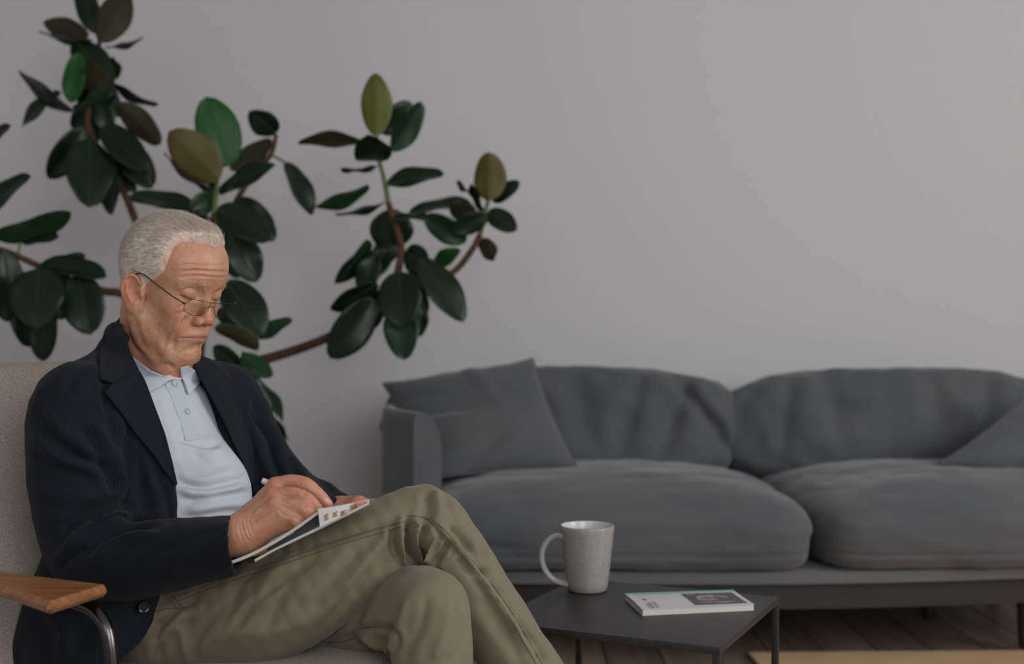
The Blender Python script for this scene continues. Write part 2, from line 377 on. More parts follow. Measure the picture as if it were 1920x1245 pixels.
# throw pillows
def pillow(corners, T, seed, label, crease):
    n = 40; c = [np.array(P(*q)) for q in corners]; base = sum(c)/4
    nr = np.cross(c[1]-c[0], c[3]-c[0]); nr /= np.linalg.norm(nr)
    if nr[1] > 0: nr = -nr
    vs = []; idx = {}
    for s in (1, -1):
        for i in range(n+1):
            for j in range(n+1):
                edge = i in (0, n) or j in (0, n)
                if s < 0 and edge: idx[(s, i, j)] = idx[(1, i, j)]; continue
                u, w_ = 2*i/n-1, 2*j/n-1
                uu = u*(1-.055*(1-w_*w_)); ww = w_*(1-.055*(1-u*u))
                a = (uu+1)/2; b = (ww+1)/2
                p = c[0]*(1-a)*(1-b)+c[1]*a*(1-b)+c[2]*a*b+c[3]*(1-a)*b
                h = T*max(0, (1-u**4)*(1-w_**4))**.62*(.8+.2*(1-u*u)*(1-w_*w_))
                for (a0, b0, a1, b1, wd, dp) in crease:
                    d = np.array([a1-a0, b1-b0]); q = np.array([u-a0, w_-b0]); t = np.clip(q.dot(d)/d.dot(d), 0, 1)
                    h += 1.6*dp*math.exp(-(np.linalg.norm(q-t*d)/wd)**2)*(1-.8*t)*(0 if edge else 1)
                idx[(s, i, j)] = len(vs); vs.append(p+nr*s*h)
    fs = []
    for s in (1, -1):
        for i in range(n):
            for j in range(n):
                q = [idx[(s, i, j)], idx[(s, i+1, j)], idx[(s, i+1, j+1)], idx[(s, i, j+1)]]; fs.append(q if s < 0 else q[::-1])
    vs = np.array(vs); vs += (vnoise(vs*14, seed)*.004)[:, None]*nr
    o = mesh_obj('throw_pillow', vs, fs, M['sofa'], loc=tuple(base)); tag(o, label, 'pillow', 'throw pillows on the sofa')
    WL[o.name] = Vector(base)
    edge = [idx[(1, i, 0)] for i in range(n)]+[idx[(1, n, j)] for j in range(n)]+[idx[(1, i, n)] for i in range(n, 0, -1)]+[idx[(1, 0, j)] for j in range(n, 0, -1)]
    MB().tube([vs[k] for k in edge]+[vs[edge[0]]], .0035, 6, cap=False).build('piping', M['sofa'], o)
    return o
cr = [(-1, -.15, .1, .0, .09, -.012), (-1, .12, .2, .2, .07, .012), (-1, .3, 0, .42, .07, -.012), (-1, -.5, -.2, -.35, .08, -.010), (-1, .55, .1, .6, .06, -.010), (-.6, 1, .2, .55, .08, -.010), (.1, -1, .3, .2, .12, .008)]
pillow([(718, 720, 3.66), (999, 672, 3.72), (1082, 878, 3.43), (806, 897, 3.40)], .062, 3, 'square grey throw pillow leaning by the visible curved sofa arm', cr)
pillow([(1764, 868, 3.44), (1925, 742, 3.62), (2150, 800, 3.62), (2010, 925, 3.42)], .065, 8, 'grey throw pillow slumped at the sofa end away from the plant', cr[:3])
# ------------------------------------------------------------------ side table, mug, magazine
TZ = CAM_H-.47; ks = .47/.40
tc_ = np.array([.185, 1.775])*ks; ts = .329*ks; ta = -.441
table = empty('side_table', (tc_[0], tc_[1], 0), 'small square black metal side table with thin straight legs', 'table')
Rt = Matrix.Rotation(ta, 4, 'Z')
MB().box((tc_[0], tc_[1], TZ-.006), (ts, ts, .012), Rt, .0012).build('tabletop', M['tabletop'], table, sharp=30)
for sx in (-1, 1):
    for sy in (-1, 1):
        q = Rt @ Vector((sx*(ts/2-.006), sy*(ts/2-.006), 0)); MB().box((tc_[0]+q.x, tc_[1]+q.y, (TZ-.012)/2), (.0115, .0115, TZ-.012), Rt, .001).build('leg', M['blackmetal'], table, sharp=30)
mc = G(1101, 1107, TZ)
mug = empty('mug', mc, 'pale grey speckled ceramic mug with a large loop handle', 'mug')
r0, r1, hh = .0365, .0495, .1185
outer = [(0, 0), (r0-.004, 0), (r0, .004)]+[(r0+(r1-r0)*(t**.9), .004+(hh-.006)*t) for t in [k/10 for k in range(1, 11)]]+[(r1-.0008, hh), (r1-.002, hh+.0006)]
inner = [(r1-.002, hh+.0006), (r1-.0034, hh)]+[(r0-.004+(r1-r0)*(t**.9), .008+(hh-.010)*t) for t in [k/10 for k in range(10, -1, -1)]]+[(0, .006)]
MB().lathe(outer, mc, 56).build('mug_body', M['mug'], mug, sharp=60)
MB().lathe(inner, mc, 56).build('mug_inside', M['muginside'], mug, sharp=60)
# the handle leaves the mug towards the picture's left
hv = Vector((-.97, -.22, 0)).normalized()
hp = [mc+hv*o+Vector((0, 0, z)) for o, z in ((.046, .099), (.060, .101), (.074, .093), (.084, .076), (.085, .057), (.077, .037), (.062, .022), (.037, .013))]
MB().tube([Vector(p) for p in smooth_path(hp, 6)], .0052, 10, flat=1.25).build('handle', M['mug'], mug)
# magazine on the table
mz = TZ
bl, br_, fr2, fl2 = G(1171, 1124, mz), G(1374, 1117, mz), G(1415, 1145, mz), G(1204, 1155, mz)
th = .0095
mag = empty('magazine', (bl+br_+fr2+fl2)/4, 'thin white magazine with a dark photo lying on the black side table', 'magazine')
def bil(a, b, c, d, u, v): return a*(1-u)*(1-v)+b*u*(1-v)+c*u*v+d*(1-u)*v      # u along the spine, v to the front
def magz(u, v): return .0012*math.sin(v*3.1)*math.cos(u*2)+.0006
def sheet(z0, z1, name, m, g=1.0, nu=12, nv=10):
    mb = MB(); vs = []
    for s in (0, 1):
        for i in range(nu+1):
            for j in range(nv+1):
                u = .5+(i/nu-.5)*g; v = .5+(j/nv-.5)*g
                p = bil(bl, br_, fr2, fl2, u, v); p.z = mz+(z1 if s else z0)+(magz(u, v) if z1 > .003 and s else 0)+(magz(u, v) if z0 > .003 and not s else 0); vs.append(p)
    k = (nu+1)*(nv+1); fs = []
    for i in range(nu):
        for j in range(nv):
            a = i*(nv+1)+j; fs += [[a, a+1, a+nv+2, a+nv+1], [k+a, k+a+nv+1, k+a+nv+2, k+a+1]]
    for i in range(nu): a = i*(nv+1); b = a+nv+1; fs += [[a, b, k+b, k+a], [a+nv, k+a+nv, k+b+nv, b+nv]]
    for j in range(nv): a = j; b = j+1; c = nu*(nv+1)+j; fs += [[a, k+a, k+b, b], [c, c+1, k+c+1, k+c]]
    mb.add(vs, fs); return mb.build(name, m, mag, sharp=40)
sheet(.0002, .0010, 'back_cover', M['paper'], 1.0)
sheet(.0012, th-.0004, 'pages', M['pageedge'], .985)
cov = sheet(th, th+.0006, 'front_cover', M['paper'], 1.0)
def print_patch(name, poly, m, parent, lift=.0003):
    """flat print on the cover: polygon in (u,v) of the cover"""
    bm = bmesh.new(); vs = [bm.verts.new((u, v, 0)) for u, v in poly]; bm.faces.new(vs)
    bmesh.ops.triangulate(bm, faces=bm.faces[:]); bmesh.ops.subdivide_edges(bm, edges=bm.edges[:], cuts=3, use_grid_fill=True)
    V = []
    for v in bm.verts:
        p = bil(bl, br_, fr2, fl2, v.co.x, v.co.y); p.z = mz+th+.0006+lift+magz(v.co.x, v.co.y); V.append(p)
    bm.verts.index_update(); f = [[v.index for v in q.verts] for q in bm.faces]; bm.free()
    o = mesh_obj(name, V, f, m, mag); o.parent = parent; WL[o.name] = WL[mag.name]; return o
R4 = lambda a, b, c, d: [(a, b), (c, b), (c, d), (a, d)]
print_patch('printed_band', R4(0, 0, 1, .10), M['teal'], cov)
print_patch('printed_photo', R4(.485, .17, .955, .90), M['photo'], cov)
blob = [(.56, .62), (.58, .42), (.63, .30), (.69, .36), (.72, .28), (.79, .36), (.87, .48), (.83, .52), (.77, .46), (.73, .50), (.76, .58), (.73, .66), (.66, .60), (.60, .70)]
print_patch('printed_figure', blob, M['photo2'], cov, .0005)
print_patch('printed_figure', [(.55, .72), (.62, .74), (.72, .72), (.82, .78), (.85, .70), (.87, .80), (.80, .86), (.68, .82), (.57, .80)], M['photo2'], cov, .0005)
print_patch('printed_figure', [(.52, .20), (.60, .22), (.58, .30), (.51, .28)], M['photo2'], cov, .0005)
print_patch('printed_title', R4(.07, .14, .12, .19), M['pinkink'], cov)
print_patch('printed_title', R4(.13, .15, .46, .17), M['pinkink'], cov)
for k in range(2): print_patch('printed_number', R4(.09+k*.02, .42, .10+k*.02, .53), M['ink'], cov)
for k, (a, b) in enumerate(((.70, .97), (.66, .97), (.63, .94), (.66, .97), (.60, .90))):
    print_patch('printed_text_line', R4(.075+k*.022, a, .084+k*.022, b), M['greyink'] if k != 1 else M['ink'], cov)

# ------------------------------------------------------------------ armchair
CF = Vector((math.cos(math.radians(-30)), math.sin(math.radians(-30)), 0)); CL = Vector((.5, .866, 0)); UP = Vector((0, 0, 1))
CB = Vector((-.60, 2.00, 0))                                # middle of the seat on the floor
def cw(f, l, z): return CB+CF*f+CL*l+UP*z
chair = empty('armchair', CB, 'oatmeal woven armchair with wooden armrests and bent metal tube frame', 'armchair')
def panel(prof, width, thick, name, n=24, puff=.012):
    """padded panel swept across the chair's width; prof = (f, z) line along the panel middle"""
    pr = smooth_path(prof, 8); m = len(pr); mb = MB(); q = 20; vs = []
    for i in range(n+1):
        s = 2*i/n-1
        for k in range(m):
            t = np.array(pr[min(k+1, m-1)])-np.array(pr[max(k-1, 0)]); t /= np.linalg.norm(t); nr = np.array([-t[1], t[0]])
            e = min(1, (1-abs(s))*9)**.5*min(1, min(k, m-1-k)/3+.001)**.5
            for sg in (1, -1):
                h = sg*thick/2*e+(puff*(1-s*s) if sg > 0 else 0)*e
                vs.append(cw(pr[k][0]+nr[0]*h, s*width/2, pr[k][1]+nr[1]*h))
    fs = []
    I = lambda i, k, s: (i*m+k)*2+s
    for i in range(n):
        for k in range(m-1):
            fs += [[I(i, k, 0), I(i, k+1, 0), I(i+1, k+1, 0), I(i+1, k, 0)], [I(i, k, 1), I(i+1, k, 1), I(i+1, k+1, 1), I(i, k+1, 1)]]
    for i in range(n): fs += [[I(i, 0, 0), I(i+1, 0, 0), I(i+1, 0, 1), I(i, 0, 1)], [I(i, m-1, 0), I(i, m-1, 1), I(i+1, m-1, 1), I(i+1, m-1, 0)]]
    for k in range(m-1): fs += [[I(0, k, 0), I(0, k, 1), I(0, k+1, 1), I(0, k+1, 0)], [I(n, k, 0), I(n, k+1, 0), I(n, k+1, 1), I(n, k, 1)]]
    mb.add(vs, fs); return mb.build(name, M['chairfab'], chair, sharp=60)
panel([(-.06, .275), (-.095, .42), (-.162, .60), (-.235, .818)], .60, .075, 'backrest', puff=.008)
panel([(-.20, .315), (.05, .318), (.30, .335), (.42, .338), (.455, .318)], .54, .085, 'seat', puff=.010)
az = .54; at = .016
pa, pb = G(205, 1095, az), G(92, 1130, az); la, lb = G(0, 1070, az), G(0, 1099, az)
da = (la-pa).normalized(); db = (lb-pb).normalized()
def armrest(mirror):
    pts = [pa, pb, lb, lb+db*.16+da*.05, la+da*.22, la]
    pts = [Vector((p.x, p.y, az)) for p in pts]
    if mirror:
        pts = [p-CF*.10 for p in pts]; q = []
        for p in pts: r = p-CB; l = r.dot(CL); q.append(p-CL*(2*l))
        pts = q[::-1]
    bm = bmesh.new(); vb = [bm.verts.new(p-UP*at) for p in pts]; vt = [bm.verts.new(p) for p in pts]; n = len(pts)
    bm.faces.new(vt); bm.faces.new(vb[::-1])
    for k in range(n): bm.faces.new([vb[k], vb[(k+1) % n], vt[(k+1) % n], vt[k]])
    bmesh.ops.recalc_face_normals(bm, faces=bm.faces[:])
    bmesh.ops.bevel(bm, geom=bm.edges[:], offset=.0058, segments=1, affect='EDGES', profile=.5)
    return MB().bm(bm).build('armrest', M['armwood'], chair, sharp=28)
def legs(mirror):
    tp = [(-.30, -.330, az-at-.008), (-.1, -.335, az-at-.008), (.16, -.325, az-at-.008), (.225, -.322, az-at-.011), (.262, -.322, az-at-.024), (.282, -.322, az-.08), (.297, -.322, .30), (.31, -.322, .009)]
    bk = [(-.30, -.330, az-at-.008), (-.325, -.33, az-at-.018), (-.335, -.33, az-.06), (-.33, -.33, .30), (-.36, -.33, .009)]
    ru = [(.303, -.322, .16), (.0, -.332, .16), (-.342, -.33, .16)]
    for nm, pp in (('front_leg', tp), ('rear_leg', bk), ('side_rail', ru)):
        pp = [(f_-(.10 if mirror else 0), -l_ if mirror else l_, z_) for f_, l_, z_ in pp]
        MB().tube([Vector(p) for p in smooth_path([cw(*p) for p in pp], 6)], .0085, 14).build(nm, M['chrome'], chair)
for mi in (False, True): armrest(mi); legs(mi)
for f_ in (.20, -.22): MB().tube([cw(f_, -.338, .16), cw(f_, .338, .16)], .0085, 12).build('cross_bar', M['chrome'], chair)
for f_, l_ in ((.20, -.2), (.20, .2), (-.12, -.2), (-.12, .2)): MB().tube([cw(f_, l_, .16), cw(f_, l_, .29)], .008, 10).build('seat_support', M['chrome'], chair)

# ------------------------------------------------------------------ rubber plant
def pd(d): return 3.45+(d-2.7)*1.3                        # how far back the plant's pieces stand
PD = pd(2.75)
plant_base = Vector(((345-CX)/F_PX*PD, PD, 0))
plant = empty('rubber_plant', plant_base, 'tall branching rubber plant with dark glossy leaves behind the armchair', 'plant')
MB().lathe([(0, 0), (.12, 0), (.135, .01), (.16, .30), (.165, .31), (.155, .315), (.15, .27)], plant_base, 36).build('pot', M['pot'], plant, sharp=40)
MB().lathe([(.151, .272), (.07, .28), (0, .283)], plant_base, 24).build('soil', M['soil'], plant)
def branch(pts, r, m='bark', nm='branch'):
    MB().tube([Vector(p) for p in smooth_path([P(q[0], q[1], pd(q[2])) for q in pts], 6)], [(r[0]+(r[1]-r[0])*k/((len(pts)-1)*6))*1.25 for k in range((len(pts)-1)*6+1)], 10).build(nm, M[m], plant)
branch([(345, 1090, 2.75), (352, 950, 2.76), (360, 820, 2.76), (372, 700, 2.75)], (.019, .014), nm='trunk')
branch([(372, 700, 2.75), (420, 690, 2.74), (510, 670, 2.72), (610, 635, 2.70), (710, 582, 2.70), (735, 556, 2.70)], (.013, .009))
branch([(735, 556, 2.70), (748, 500, 2.70), (752, 460, 2.70), (742, 425, 2.70), (728, 380, 2.70)], (.009, .007))
branch([(728, 380, 2.70), (720, 335, 2.70), (711, 300, 2.70), (706, 255, 2.70)], (.006, .004), 'shoot')
branch([(725, 570, 2.70), (790, 540, 2.74), (850, 510, 2.76), (884, 470, 2.76), (900, 440, 2.76)], (.008, .007))
branch([(900, 440, 2.76), (908, 405, 2.76), (916, 375, 2.76)], (.006, .004), 'shoot')
branch([(372, 700, 2.75), (330, 560, 2.78), (280, 470, 2.80), (255, 415, 2.80), (232, 360, 2.80), (185, 280, 2.80), (165, 235, 2.80), (170, 180, 2.80), (182, 120, 2.80), (187, 70, 2.80)], (.011, .005))
branch([(360, 800, 2.76), (300, 620, 2.66), (235, 555, 2.62), (190, 545, 2.62), (120, 520, 2.62), (75, 500, 2.62), (20, 475, 2.62), (-40, 455, 2.62)], (.011, .006))
branch([(-40, 455, 2.62), (-46, 400, 2.62), (-44, 340, 2.62), (-42, 295, 2.62)], (.006, .004))
branch([(372, 700, 2.75), (385, 560, 2.66), (398, 460, 2.62), (402, 400, 2.60)], (.010, .007))
branch([(402, 400, 2.60), (405, 365, 2.60), (408, 330, 2.60)], (.006, .004), 'shoot')
branch([(395, 480, 2.66), (425, 420, 2.76), (450, 365, 2.80), (480, 320, 2.82), (508, 290, 2.82), (518, 252, 2.82)], (.009, .005))
branch([(372, 720, 2.75), (420, 720, 2.60), (447, 700, 2.56), (458, 660, 2.55)], (.009, .005))
branch([(512, 292, 2.82), (537, 306, 2.80)], (.003, .0025), 'shoot', 'petiole')
branch([(33, 482, 2.62), (38, 455, 2.62)], (.003, .0025), 'shoot', 'petiole')
# every leaf: base x,y, tip x,y, seen width (px), depth, side and colour, depth of the tip relative to the base
LV = [
 (188, 78, 240, -18, 62, 2.78, 'u', -.01), (182, 62, 148, -34, 46, 2.82, 'd', 0), (166, 70, 86, 44, 46, 2.83, 'u', .03), (172, 76, 71, 65, 13, 2.78, 'd', 0),
 (198, 90, 270, 75, 9, 2.80, 'd', 0), (142, 76, 208, 165, 64, 2.78, 'd', -.02), (133, 192, 147, 98, 42, 2.74, 'b', 0), (182, 182, 184, 122, 52, 2.77, 'u', -.02),
 (212, 148, 233, 118, 24, 2.83, 'u', 0), (204, 152, 292, 202, 16, 2.80, 'd', 0), (136, 208, 30, 136, 28, 2.77, 'd', 0), (112, 172, 37, 235, 24, 2.80, 'd', 0),
 (138, 206, 204, 168, 20, 2.74, 'm', 0), (186, 182, 206, 255, 40, 2.80, 'd', 0), (220, 195, 304, 270, 50, 2.79, 'u', 0), (158, 240, 92, 336, 56, 2.78, 'd', -.02),
 (168, 262, 168, 386, 92, 2.73, 'd', -.05), (208, 290, 205, 404, 40, 2.76, 'd', 0), (192, 236, 274, 316, 60, 2.75, 'd', -.03), (222, 268, 286, 350, 62, 2.78, 'd', 0),
 (212, 305, 252, 360, 34, 2.82, 'm', 0), (135, 240, 215, 175, 50, 2.84, 'd', 0), (160, 130, 225, 215, 46, 2.85, 'd', 0),
 # low left
 (-10, 446, 134, 404, 44, 2.62, 'm', 0), (40, 452, 110, 440, 26, 2.66, 'd', 0), (72, 497, 198, 512, 40, 2.60, 'd', -.02), (108, 508, 166, 480, 34, 2.64, 'm', 0), (146, 515, 168, 625, 82, 2.58, 'd', -.03),
 (72, 503, 68, 612, 100, 2.55, 'd', -.05), (86, 560, 78, 678, 54, 2.60, 'd', 0), (8, 466, 16, 604, 64, 2.58, 'd', 0), (38, 545, 56, 650, 60, 2.63, 'd', 0),
 (-42, 408, 50, 323, 36, 2.62, 'd', 0), (-42, 300, 13, 230, 26, 2.62, 'd', 0),
 # behind the head
 (428, 312, 388, 180, 84, 2.66, 'b', -.02), (410, 336, 318, 246, 82, 2.56, 'n', -.02), (396, 358, 305, 291, 12, 2.60, 'd', 0), (405, 365, 370, 312, 36, 2.64, 'd', 0),
 (410, 360, 514, 306, 34, 2.60, 'd', -.03), (432, 318, 512, 264, 42, 2.84, 'u', 0), (518, 250, 470, 210, 50, 2.80, 'd', -.06), (537, 305, 588, 402, 40, 2.80, 'd', 0),
 (374, 398, 243, 362, 38, 2.58, 'd', -.02), (404, 366, 366, 402, 42, 2.62, 'm', 0), (406, 392, 505, 446, 64, 2.54, 'd', -.04), (448, 372, 515, 450, 52, 2.78, 'd', 0),
 (430, 436, 482, 528, 68, 2.60, 'd', 0), (424, 448, 446, 522, 44, 2.66, 'm', 0), (424, 528, 494, 626, 78, 2.56, 'd', -.03), (484, 634, 547, 597, 28, 2.56, 'm', 0),
 (486, 648, 404, 610, 34, 2.52, 'u', -.02), (449, 694, 412, 648, 40, 2.56, 'd', 0), (452, 668, 514, 704, 38, 2.54, 'm', 0), (462, 698, 506, 784, 38, 2.54, 'm', 0),
 (478, 712, 534, 788, 24, 2.58, 'd', 0), (500, 764, 539, 826, 18, 2.57, 'd', 0), (408, 580, 486, 655, 44, 2.60, 'd', 0), (396, 420, 330, 392, 30, 2.66, 'd', 0),
 # right shoot
 (706, 254, 704, 138, 60, 2.68, 'o', 0), (736, 284, 793, 194, 46, 2.70, 'p', 0), (716, 250, 772, 192, 50, 2.74, 'd', 0), (684, 268, 558, 265, 28, 2.70, 'u', 0),
 (708, 303, 694, 266, 70, 2.66, 'd', -.05), (722, 346, 831, 322, 34, 2.70, 'd', 0), (708, 312, 642, 323, 9, 2.70, 'd', 0), (692, 350, 590, 394, 28, 2.70, 'm', 0),
 (722, 380, 630, 406, 12, 2.70, 'd', 0), (738, 392, 726, 470, 84, 2.74, 'd', .02), (736, 412, 806, 406, 15, 2.68, 'd', 0), (694, 452, 631, 536, 32, 2.72, 'd', 0),
 (704, 478, 676, 548, 48, 2.72, 'd', 0), (708, 532, 620, 584, 42, 2.70, 'd', 0), (700, 560, 620, 673, 74, 2.67, 'd', -.02), (748, 510, 754, 612, 86, 2.64, 'd', -.05),
 (752, 565, 756, 674, 68, 2.67, 'm', -.02), (782, 560, 788, 632, 36, 2.72, 'd', 0), (786, 484, 872, 600, 62, 2.66, 'd', -.03), (760, 470, 806, 506, 54, 2.70, 'd', 0),
 (812, 496, 862, 472, 32, 2.76, 'b', 0), (726, 470, 690, 520, 50, 2.75, 'd', 0),
 (742, 440, 700, 505, 46, 2.76, 'd', 0), (756, 520, 800, 590, 44, 2.74, 'd', 0), (715, 545, 690, 620, 44, 2.74, 'd', 0), (770, 500, 815, 545, 40, 2.75, 'd', 0),
 (180, 230, 130, 300, 50, 2.86, 'd', 0), (190, 150, 150, 215, 44, 2.86, 'd', 0), (210, 250, 245, 330, 46, 2.86, 'd', 0), (60, 510, 20, 590, 60, 2.66, 'd', 0), (110, 515, 115, 600, 56, 2.67, 'd', 0), (415, 420, 470, 480, 50, 2.68, 'd', 0), (410, 400, 450, 440, 44, 2.70, 'm', 0), (440, 560, 450, 640, 50, 2.66, 'd', 0),
 # far right shoot
 (917, 376, 918, 286, 64, 2.74, 'r', 0), (924, 378, 972, 344, 30, 2.77, 'd', 0), (882, 380, 764, 397, 24, 2.75, 'd', 0), (886, 364, 860, 349, 7, 2.76, 'd', 0),
 (904, 396, 884, 352, 16, 2.76, 'd', 0), (892, 418, 846, 380, 44, 2.78, 'u', 0), (874, 452, 795, 406, 50, 2.75, 'm', 0), (914, 404, 846, 434, 42, 2.73, 'd', 0),
 (914, 398, 968, 432, 42, 2.76, 'd', 0), (899, 448, 930, 489, 34, 2.78, 'u', 0)]
def leaf(bx, by, tx, ty, wv, d, kind, dd, rn):
    d = pd(d); dd = dd*1.3; a = np.array(P(bx, by, d)); b = np.array(P(tx, ty, d+dd)); ax = b-a; L = np.linalg.norm(ax)
    if L < .105:                                             # foreshortened: the leaf points towards or away from the lens
        b = b+np.array([0, -(.105**2-L**2)**.5, 0])*.9; ax = b-a; L = np.linalg.norm(ax)
    ax /= L; view = (a+b)/2-np.array([0, 0, CAM_H]); view /= np.linalg.norm(view)
    sd = np.cross(ax, -view); sd /= np.linalg.norm(sd); nr = np.cross(sd, ax)      # nr faces the lens
    if nr.dot(view) > 0: nr = -nr; sd = -sd
    W = wv/F_PX*d; Wr = max(W, .46*L); roll = math.acos(min(1, W/Wr*.97))*(1 if rn.random() < .7 else -1)
    if kind in 'unopr' and roll: roll = -abs(roll) if ty > by else abs(roll)
    s2 = sd*math.cos(roll)+nr*math.sin(roll); n2 = np.cross(s2, ax)
    if n2.dot(nr) < 0: n2 = -n2
    top = kind in 'dmb'; sgn = 1 if top else -1               # n2 faces the lens; the upper side does so for top leaves
    nl, nw = 20, 8; bend = (.10+.10*rn.random())*L; fold = .16+.10*rn.random(); wav = rn.random()*6
    vs = []
    for i in range(nl+1):
        t = i/nl
        w_ = Wr/2*max(0, math.sin(math.pi*min(1, t*.975+.012)**.94))**.58
        if i == nl: w_ = .0006
        for s in (1, -1):
            for j in range(nw+1):
                u = 2*j/nw-1
                h = fold*abs(u)*w_*1.0-bend*(t-.35)**2+.004*math.sin(t*9+wav)*u*abs(u)
                p = a+ax*(t*L)+s2*(u*w_)+n2*sgn*h+n2*sgn*s*.0006
                vs.append(p)
    I = lambda i, s, j: i*2*(nw+1)+(0 if s > 0 else nw+1)+j
    fs = []; fm = []
    up = {'d': 0, 'm': 0, 'b': 0}.get(kind, 0)
    for i in range(nl):
        for j in range(nw):
            q = [I(i, 1, j), I(i+1, 1, j), I(i+1, 1, j+1), I(i, 1, j+1)]; r = [I(i, -1, j), I(i, -1, j+1), I(i+1, -1, j+1), I(i+1, -1, j)]
            fs += [q, r]; fm += [0, 1]
        fs += [[I(i, 1, 0), I(i, -1, 0), I(i+1, -1, 0), I(i+1, 1, 0)], [I(i, 1, nw), I(i+1, 1, nw), I(i+1, -1, nw), I(i, -1, nw)]]; fm += [0, 0]
    ups = {'d': 'leaf', 'm': 'leafmid', 'b': 'leafbright'}.get(kind, 'leaf'); un = {'o': 'leafolive', 'n': 'leafbrown', 'r': 'leafbrown', 'p': 'leafmid'}.get(kind, 'leafunder')
    o = mesh_obj('leaf', np.array(vs), fs, [M[ups], M[un]], plant, fm=fm)
    if L > .07:
        e = sgn*.0006+(.0004*sgn)
        pts = []
        for k in range(9):
            t = k/8*.93; pts.append(a+ax*(t*L)+n2*sgn*(-bend*(t-.35)**2)+n2*(.0007))
        v = MB().tube(pts, [.0018*(1-.7*k/8) for k in range(9)], 5).build('midrib', M['vein'] if kind in 'dmbp' else M[un], plant); v.parent = o
rn = random.Random(11)
for q in LV: leaf(*q, rn)
# ------------------------------------------------------------------ implicit-surface toolkit for the figure
f32 = np.float32
def s_ell(c, r, R=None):
    c = np.array(c, f32); r = np.array(r, f32)
    def f(p):
        q = p-c
        if R is not None: q = q @ R
        k0 = np.sqrt(((q/r)**2).sum(1)); k1 = np.sqrt(((q/(r*r))**2).sum(1))+1e-9
        return k0*(k0-1)/k1
    return f
def s_cone(a, b, ra, rb):
    a = np.array(a, f32); b = np.array(b, f32); ba = b-a; L2 = float(ba.dot(ba))
    def f(p):
        q = p-a; t = np.clip((q @ ba)/L2, 0, 1)
        return np.sqrt(((q-t[:, None]*ba)**2).sum(1))-(ra+(rb-ra)*t)
    return f
def s_chain(pts, rs, n=4):
    """smooth tapering limb through points"""
    sp = smooth_path([list(p)+[r] for p, r in zip(pts, rs)], n)
    fs = [s_cone(sp[i][:3], sp[i+1][:3], sp[i][3], sp[i+1][3]) for i in range(len(sp)-1)]
    def f(p):
        d = fs[0](p)
        for g in fs[1:]: d = np.minimum(d, g(p))
        return d
    return f
def smin(a, b, k):
    h = np.maximum(k-np.abs(a-b), 0)/k; return np.minimum(a, b)-h*h*k*.25
class Field:
    def __init__(s): s.ops = []
    def u(s, f, k=.01): s.ops.append((0, f, k)); return s
    def sub(s, f, k=.005): s.ops.append((1, f, k)); return s
    def __call__(s, p):
        d = None
        for o, f, k in s.ops:
            e = f(p)
            if d is None: d = e
            elif o == 0: d = smin(d, e, k)
            else: d = -smin(-d, e, k)
        return d
